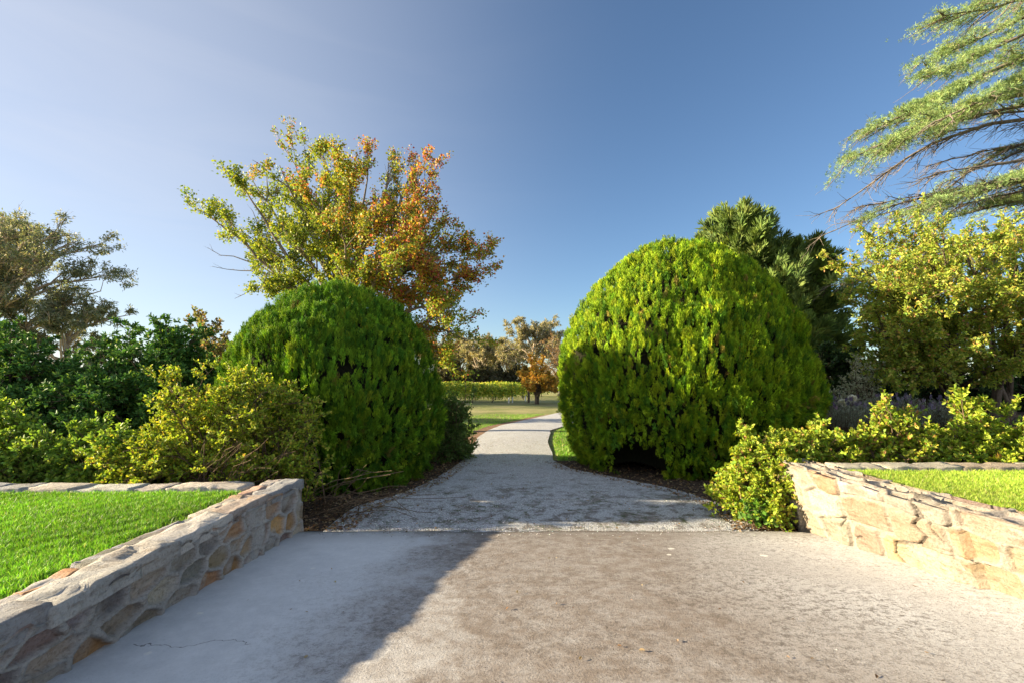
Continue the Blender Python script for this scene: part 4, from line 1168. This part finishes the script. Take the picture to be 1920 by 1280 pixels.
for k, (px, Y, R, h_, lab) in enumerate(((905, 76, 3.4, 4.0, 'dark scrub at the back of the vineyard below the olive gum'), (945, 80, 3.2, 4.8, 'dark scrub at the back of the vineyard in the middle gap'), (868, 78, 3.2, 4.2, 'dark scrub behind the vineyard near the left hedge'), (835, 74, 3.6, 5.2, 'dark scrub behind the vineyard seen at the edge of the left dome'), (1000, 80, 4.0, 3.4, 'dark scrub behind the orange brown tree'))):
    p = at(px, 716, Y)
    bush('far_scrub', lab, 'shrub', (p[0], p[1], 0), (R, 2.0, h_), 0, 420 + k, 40, [dict(dt, len=(0.6, 1.4)), dict(dt2, len=(0.3, 0.6))], 9, (0.25, 0.45), 0.5, [(0.06, 0.07, 0.035), (0.09, 0.09, 0.045), (0.12, 0.1, 0.06)], None, M_LEAF, M_BARK, oval=False, arch=0.2, stem_r=0.05, group='scrub behind the vineyard')

# vineyard rows
M_POST = bark_mat("post_wood", (0.16, 0.13, 0.1), (0.3, 0.26, 0.2), 12)
VC = [(0.32, 0.42, 0.05), (0.5, 0.5, 0.07), (0.2, 0.3, 0.04), (0.68, 0.55, 0.08)]
def vine_row(x0, x1, Y, slope, seed, lab):
    r = rng_of(seed); L = x1 - x0
    t = thing('vine_row', lab, 'vine row', ((x0 + x1) / 2, Y, 0), 'rows of the vineyard')
    n = int(L * 420)
    x = r.uniform(x0, x1, n); cl = sines(seed, 1.3)(np.c_[x, x * 0, x * 0])
    z = 0.2 + r.beta(1.8, 1.2, n) * (1.2 + 0.2 * cl); yv = Y + (x - x0) * slope + r.normal(0, 0.2, n)
    P = np.stack([x, yv, z], -1)
    V, F, c = leaves(P, r.normal(size=(n, 3)) + np.array([0, 0, -0.3]), unit(r.normal(size=(n, 3)) + np.array([0, 0, 0.7])), r.uniform(0.1, 0.18, n), 0.13, palette(r, n, VC, [4, 3, 3, 1]), False)
    part('vine_leaves', V, F, M_LEAF, t, c)
    polys = [(limb(r, (q, Y + (q - x0) * slope, -0.05), (q + r.normal(0, 0.1), Y + (q - x0) * slope, 0.85), 5, 0.06), np.linspace(0.04, 0.025, 5)) for q in np.arange(x0 + 0.5, x1, 1.5)]
    for q in polys:
        V, F = tubes([q], 5); part('vine_trunk', V, F, M_BARK, t)
    for q in np.arange(x0, x1 + 0.1, 4.5):
        V, F = tubes([(np.array([(q, Y + (q - x0) * slope, -0.05), (q, Y + (q - x0) * slope, 0.8), (q, Y + (q - x0) * slope, 1.5)]), np.full(3, 0.04))], 6)
        part('post', V, F, M_POST, t)
for k in range(6):
    Y = 35.5 + k * 3.0
    vine_row(-12.5, -0.4 + k * 0.9 if k else -0.4, Y, 0.10, 440 + k, ['nearest vineyard row with shaded trunks', 'second vineyard row from the lawn', 'third vineyard row from the lawn', 'fourth vineyard row from the lawn', 'fifth vineyard row from the lawn', 'farthest vineyard row in front of the scrub'][k])
s = NT("white_plastic"); s.fin((0.7, 0.7, 0.66), 0.6); M_WHITE = s.m
for k, (px, py, lab) in enumerate(((985, 743, 'white tree guard just left of the young tree'), (961, 746, 'white tree guard at the corner of the nearest vine row'), (954, 747, 'white tree guard farthest from the young tree'))):
    p = at_z(px, py + 8, -0.03)
    V, F = tubes([(np.array([(p[0], p[1], -0.05), (p[0], p[1], 0.2), (p[0] + 0.02, p[1], 0.4)]), np.array([0.05, 0.047, 0.05]))], 8)
    o = part('tree_guard', V, F, M_WHITE, None); set_props(o, lab, 'tree guard', 'white tree guards')

# ------------------------------------------------------------------ cypress behind the right hedge
def cypress():
    r = rng_of(501); base = np.array([at(1400, 700, 20)[0], 20.0, 0.4])
    H = at(1385, 412, 20)[2] - base[2]
    polys = []; TP, TA, TH = [], [], []
    trunks = [(base, base + np.array([-0.2, 0, H * 0.96])), (base + np.array([1.6, 0.4, 0]), base + np.array([3.1, 0.5, H * 0.83]))]
    for (b, tp), R, nb in zip(trunks, (3.0, 2.4), (210, 150)):
        tr = limb(r, b, tp, 12, 0.01); polys.append((tr, np.linspace(0.3, 0.04, 12)))
        for k in range(nb):
            t = r.uniform(0.12, 0.97); st, _ = spread(tr, [t]); st = st[0]
            a = r.uniform(0, 6.28); L = (R * 1.15 * (1.0 - t) ** 0.5 + 0.4) * r.uniform(0.65, 1.15)
            el = 0.35 + 0.6 * t
            d = np.array([math.cos(a) * math.cos(el), math.sin(a) * math.cos(el), math.sin(el)])
            pts = limb(r, st, st + d * L, 6, 0.04, bow=(0, 0, -0.08 * L))
            polys.append((pts, np.linspace(0.05, 0.01, 6)))
            m = int(14 + 10 * L)
            q, tg = spread(pts, r.uniform(0.25, 1.0, m) ** 0.8)
            sd = unit(r.normal(size=(m, 3)) * np.array([1, 1, 0.5]))
            TP.append(q + sd * r.uniform(0, 0.18, (m, 1)) ); TA.append(tg * 0.9 + sd * 0.6 + np.array([0, 0, 0.35])); TH.append(r.uniform(0.3, 0.6, m))
    P, A, Hh = np.concatenate(TP), np.concatenate(TA), np.concatenate(TH)
    col = palette(r, len(P), [(0.15, 0.22, 0.055), (0.22, 0.29, 0.07), (0.10, 0.16, 0.045)], None, 0.15)
    V, F, c = tufts(r, P, A, Hh, 14, 0.2, col, 0.7)
    t = thing('cypress_tree', 'dark green conifer with pointed plumes behind the right domed hedge', 'tree', base)
    part('crown', V, F, M_SPRAY, t, c)
    V, F = tubes(polys, 5); part('trunk', V, F, M_BARK, t, smooth=True)
cypress()

# ------------------------------------------------------------------ cedar reaching in from the right
def cedar():
    r = rng_of(551); CY = 14.0
    base = np.array([at(2330, 700, CY)[0], CY, 0.5])
    polys = [(limb(r, base, base + np.array([0.3, 0, 21]), 14, 0.01), np.linspace(0.55, 0.1, 14))]
    TP, TA, TH = [], [], []
    def run(pl, dep, leafy, r0, side=1.0, dead=False, hang=0.0):
        """pl: photo pixels from trunk side to tip; dep: depth offsets"""
        P = np.array([at(x + 30, y, CY + d) for (x, y), d in zip(pl, dep)])
        L = np.concatenate([[0], np.cumsum(np.linalg.norm(np.diff(P, axis=0), axis=1))])
        u = np.linspace(0, L[-1], 16); P = np.stack([np.interp(u, L, P[:, k]) for k in range(3)], -1)
        P[1:-1] = (P[:-2] + 2 * P[1:-1] + P[2:]) / 4
        P[1:] += np.cumsum(r.normal(0, 0.025, (15, 3)), 0)
        twist(P, leafy, r0, side, dead)
    def twist(P, leafy, r0, side, dead):
        polys.append((P, np.linspace(r0, 0.012, len(P))))
        n = int(np.linalg.norm(P[-1] - P[0]) * (5.5 if not dead else 4.0))
        t = r.uniform(0.12, 1.0, n); st, tg = spread(P, t)
        for i in range(n):
            a = r.uniform(0.35, 1.0) * r.choice([-1, 1]) * (0.55 if dead else 1)
            h = tg[i].copy(); d = np.array([h[0] * math.cos(a) - h[1] * math.sin(a), h[0] * math.sin(a) + h[1] * math.cos(a), h[2] + r.normal(0, 0.2) + (-0.2 if dead else -0.02)])
            L = r.uniform(0.6, 2.5) * (1 - 0.5 * t[i]) * side
            pts = limb(r, st[i], st[i] + unit(d) * L, 6, 0.05, bow=(0, 0, 0.05 * L))
            polys.append((pts, np.linspace(0.018 if dead else 0.026, 0.005, 6)))
            for q in range(5 if dead else 2):
                s0, t0 = spread(pts, [r.uniform(0.2, 0.95)])
                e = s0[0] + unit(t0[0] + r.normal(0, 0.35, 3)) * r.uniform(0.2, 0.7)
                polys.append((limb(r, s0[0], e, 4, 0.08), np.linspace(0.007, 0.003, 4)))
            lf = leafy if np.isscalar(leafy) else np.interp(t[i], [0, 1], leafy)
            if r.random() < lf * 0.78:
                m = int(24 + 80 * L)
                q, tt = spread(pts, r.uniform(0.1, 1.0, m))
                sd = r.normal(size=(m, 3)) * np.array([1, 1, 0.2])
                TP.append(q + sd * 0.14 + np.array([0, 0, 0.03])); TA.append(tt * 0.4 + sd * 0.7 + np.array([0, 0, 0.65])); TH.append(r.uniform(0.06, 0.14, m))
    T0 = (2330, 60)
    run([(2330, -210), (1990, -60), (1850, 10), (1740, 22)], (0, -.3, -.6, -.8), 1.0, 0.12)
    run([(2330, -140), (2000, -25), (1830, 52), (1690, 112)], (0, .6, 1.0, 1.2), 1.0, 0.12)
    run([(2330, -60), (2000, 20), (1880, 62), (1780, 115), (1690, 152)], (0, -.5, -1.0, -1.2, -1.3), 0.95, 0.12)
    run([(2330, 10), (2000, 65), (1850, 122), (1700, 195), (1600, 238)], (0, .2, .4, .5, .5), 1.0, 0.14)
    run([(2330, 20), (2000, 90), (1900, 140), (1800, 190), (1740, 215)], (0, -1.2, -1.8, -2, -2), 0.9, 0.1)
    run([(2330, 110), (2000, 165), (1860, 188), (1720, 225), (1640, 270), (1575, 298)], (0, -.2, -.4, -.4, -.4, -.4), 1.0, 0.15)
    run([(2330, 120), (2010, 180), (1880, 195), (1780, 225), (1690, 250), (1620, 300)], (0, .8, 1.3, 1.5, 1.5, 1.5), 0.9, 0.12)
    run([(2330, 150), (2000, 205), (1840, 222), (1730, 258), (1640, 310), (1545, 385)], (0, 0, .2, .3, .3, .3), 0.05, 0.12, 0.9, True)
    run([(2330, 190), (2000, 270), (1910, 306), (1810, 328), (1730, 330), (1690, 350)], (0, -.6, -.8, -.8, -.8, -.8), 0.04, 0.12, 0.7, True)
    run([(2330, 240), (2000, 318), (1880, 335), (1740, 358), (1640, 385), (1550, 425)], (0, .3, .4, .4, .3, .3), 0.05, 0.11, 0.9, True)
    run([(2330, 180), (2000, 240), (1880, 270), (1800, 310), (1720, 370), (1640, 420)], (0, .9, 1.2, 1.2, 1.2, 1.2), 0.06, 0.09, 0.8, True)
    run([(2330, 260), (2000, 335), (1860, 352), (1740, 378), (1650, 415)], (0, -.5, -.8, -.8, -.8), [0.8, 1.0], 0.12)
    run([(2330, 300), (2000, 365), (1880, 372), (1790, 392), (1700, 420)], (0, .4, .6, .6, .6), [0.7, 1.0], 0.1)
    run([(2330, 330), (2000, 420), (1850, 450), (1700, 480), (1570, 520)], (0, 1.2, 1.6, 2, 2), 0.25, 0.1, 1.0, True)
    for k in range(9):
        y0 = r.uniform(170, 330); y1 = y0 + r.uniform(60, 130); x1 = r.uniform(1560, 1760); dd = r.uniform(-1.4, 1.6)
        run([(2330, y0 - 60), (2000, y0 + 15), (1850 + (x1 - 1660) * .5, y0 + (y1 - y0) * .45), (x1, y1)], (0, dd * .6, dd, dd), 0.08, 0.06, 0.75, True)
    # limbs on the far sides of the trunk, out of the picture
    for k in range(14):
        a = r.uniform(-1.9, 1.9); z = r.uniform(3, 20); L = (22 - z) * 0.33 + 2
        p0 = base + np.array([0, 0, z]); P = limb(r, p0, p0 + np.array([math.cos(a) * L, math.sin(a) * L, 0.12 * L]), 16, 0.02)
        twist(P, 0.6, 0.1, 1.2, False)
    P, A, Hh = np.concatenate(TP), np.concatenate(TA), np.concatenate(TH)
    col = palette(r, len(P), [(0.24, 0.34, 0.13), (0.32, 0.41, 0.15), (0.17, 0.27, 0.11)], None, 0.15)
    V, F, c = tufts(r, P, A, Hh, 14, 0.16, col, 1.1, 0.6)
    t = thing('cedar_tree', 'tall cedar with long drooping limbs reaching in from the right', 'tree', base)
    part('crown', V, F, M_SPRAY, t, c)
    V, F = tubes(polys, 5); part('trunk', V, F, M_GREYBARK, t, smooth=True)
cedar()

# ------------------------------------------------------------------ multi stemmed yellow green tree on the right
def vase_tree():
    r = rng_of(601); bag = bag_new(); Y = 10.6
    b = [np.array([at(x, 735, Y + d)[0], Y + d, 0.65]) for x, d in ((1775, 0.2), (1850, -0.1), (1872, 0.15), (1930, 0.5), (1990, 0.1))]
    spec = [dict(n=12, tmin=0.3, len=(0.16, 0.38), rel=True, ang=(0.3, 0.8), up=0.15, r=0.012, wob=0.05), dict(n=6, tmin=0.2, len=(0.18, 0.5), ang=(0.35, 0.95), up=0.05, r=0.005)]
    c0 = at(1800, 735, Y); c0[2] = 0.65
    forks = []
    for p in b:
        f = p + np.array([r.normal(0, 0.25), r.normal(0, 0.2), r.uniform(0.6, 0.95)])
        q = limb(r, p, f, 6, 0.06); bag['tubes'].append((q, np.linspace(0.11, 0.08, 6))); forks.append(q)
    tips = [(1540, 560, 0), (1535, 470, -.4), (1570, 440, .6), (1600, 520, -1.2), (1620, 415, 0), (1660, 400, -.8), (1700, 420, .8), (1730, 395, 0), (1770, 385, -.6), (1810, 400, .5), (1850, 385, -.5), (1890, 405, 0.4), (1930, 400, -.3),
            (1970, 430, .4), (2020, 430, 0), (2070, 480, -.4), (2110, 540, .2), (2120, 620, 0), (1560, 610, -.8), (1590, 650, -.6), (1640, 620, -1.6), (1720, 560, -2.0), (1800, 540, -2.0), (1880, 540, -2.0), (1960, 560, -1.9), (1650, 500, -1.6), (1740, 470, -1.6),
            (1830, 460, -1.6), (1910, 470, -1.6), (2000, 500, -1.5), (1680, 480, 1.8), (1780, 460, 1.8), (1880, 460, 1.9), (1960, 480, 1.8), (1630, 560, 1.5), (1570, 520, .8), (1580, 680, -.4), (1630, 700, -1.2), (1700, 700, -1.5), (1560, 640, .4), (1600, 600, 1.2), (1750, 690, -1.7), (1900, 690, -1.6), (1690, 640, -1.6), (1850, 620, -1.8), (1940, 640, -1.6), (1780, 640, -1.8)]
    for px, py, dy in tips:
        tip = at(px + max(0, (1760 - px) * 0.32), py + max(0, (560 - py) * 0.3), Y + dy)
        k = int(np.argmin([abs(q[0][0] - (tip[0] * 0.45 + 0.55 * c0[0] + 0.3)) + r.random() * 0.5 for q in forks]))
        st, _ = spread(forks[k], [r.uniform(0.6, 1)])
        L = np.linalg.norm(tip - st[0])
        branch_out(bag, r, limb(r, st[0], tip, 9, 0.03, bow=(0, 0, 0.10 * L)), np.linspace(0.045, 0.008, 9), spec)
    cols = [(0.29, 0.37, 0.05), (0.40, 0.44, 0.07), (0.18, 0.28, 0.045), (0.52, 0.4, 0.1), (0.46, 0.24, 0.1)]
    ld = leaves_on(r, bag['twigs'], 34, (0.035, 0.085), 0.55, lambda rr, P: palette(rr, len(P), cols, [4, 4, 3, 1.2, 0.4]), up=0.0, oval=False, ndir=1.6, jit=0.02)
    weld_tree('vase_tree', 'multi stemmed yellow green tree with airy crown below the cedar', 'tree', c0, bag, ld, M_BARK, M_LEAF)
vase_tree()
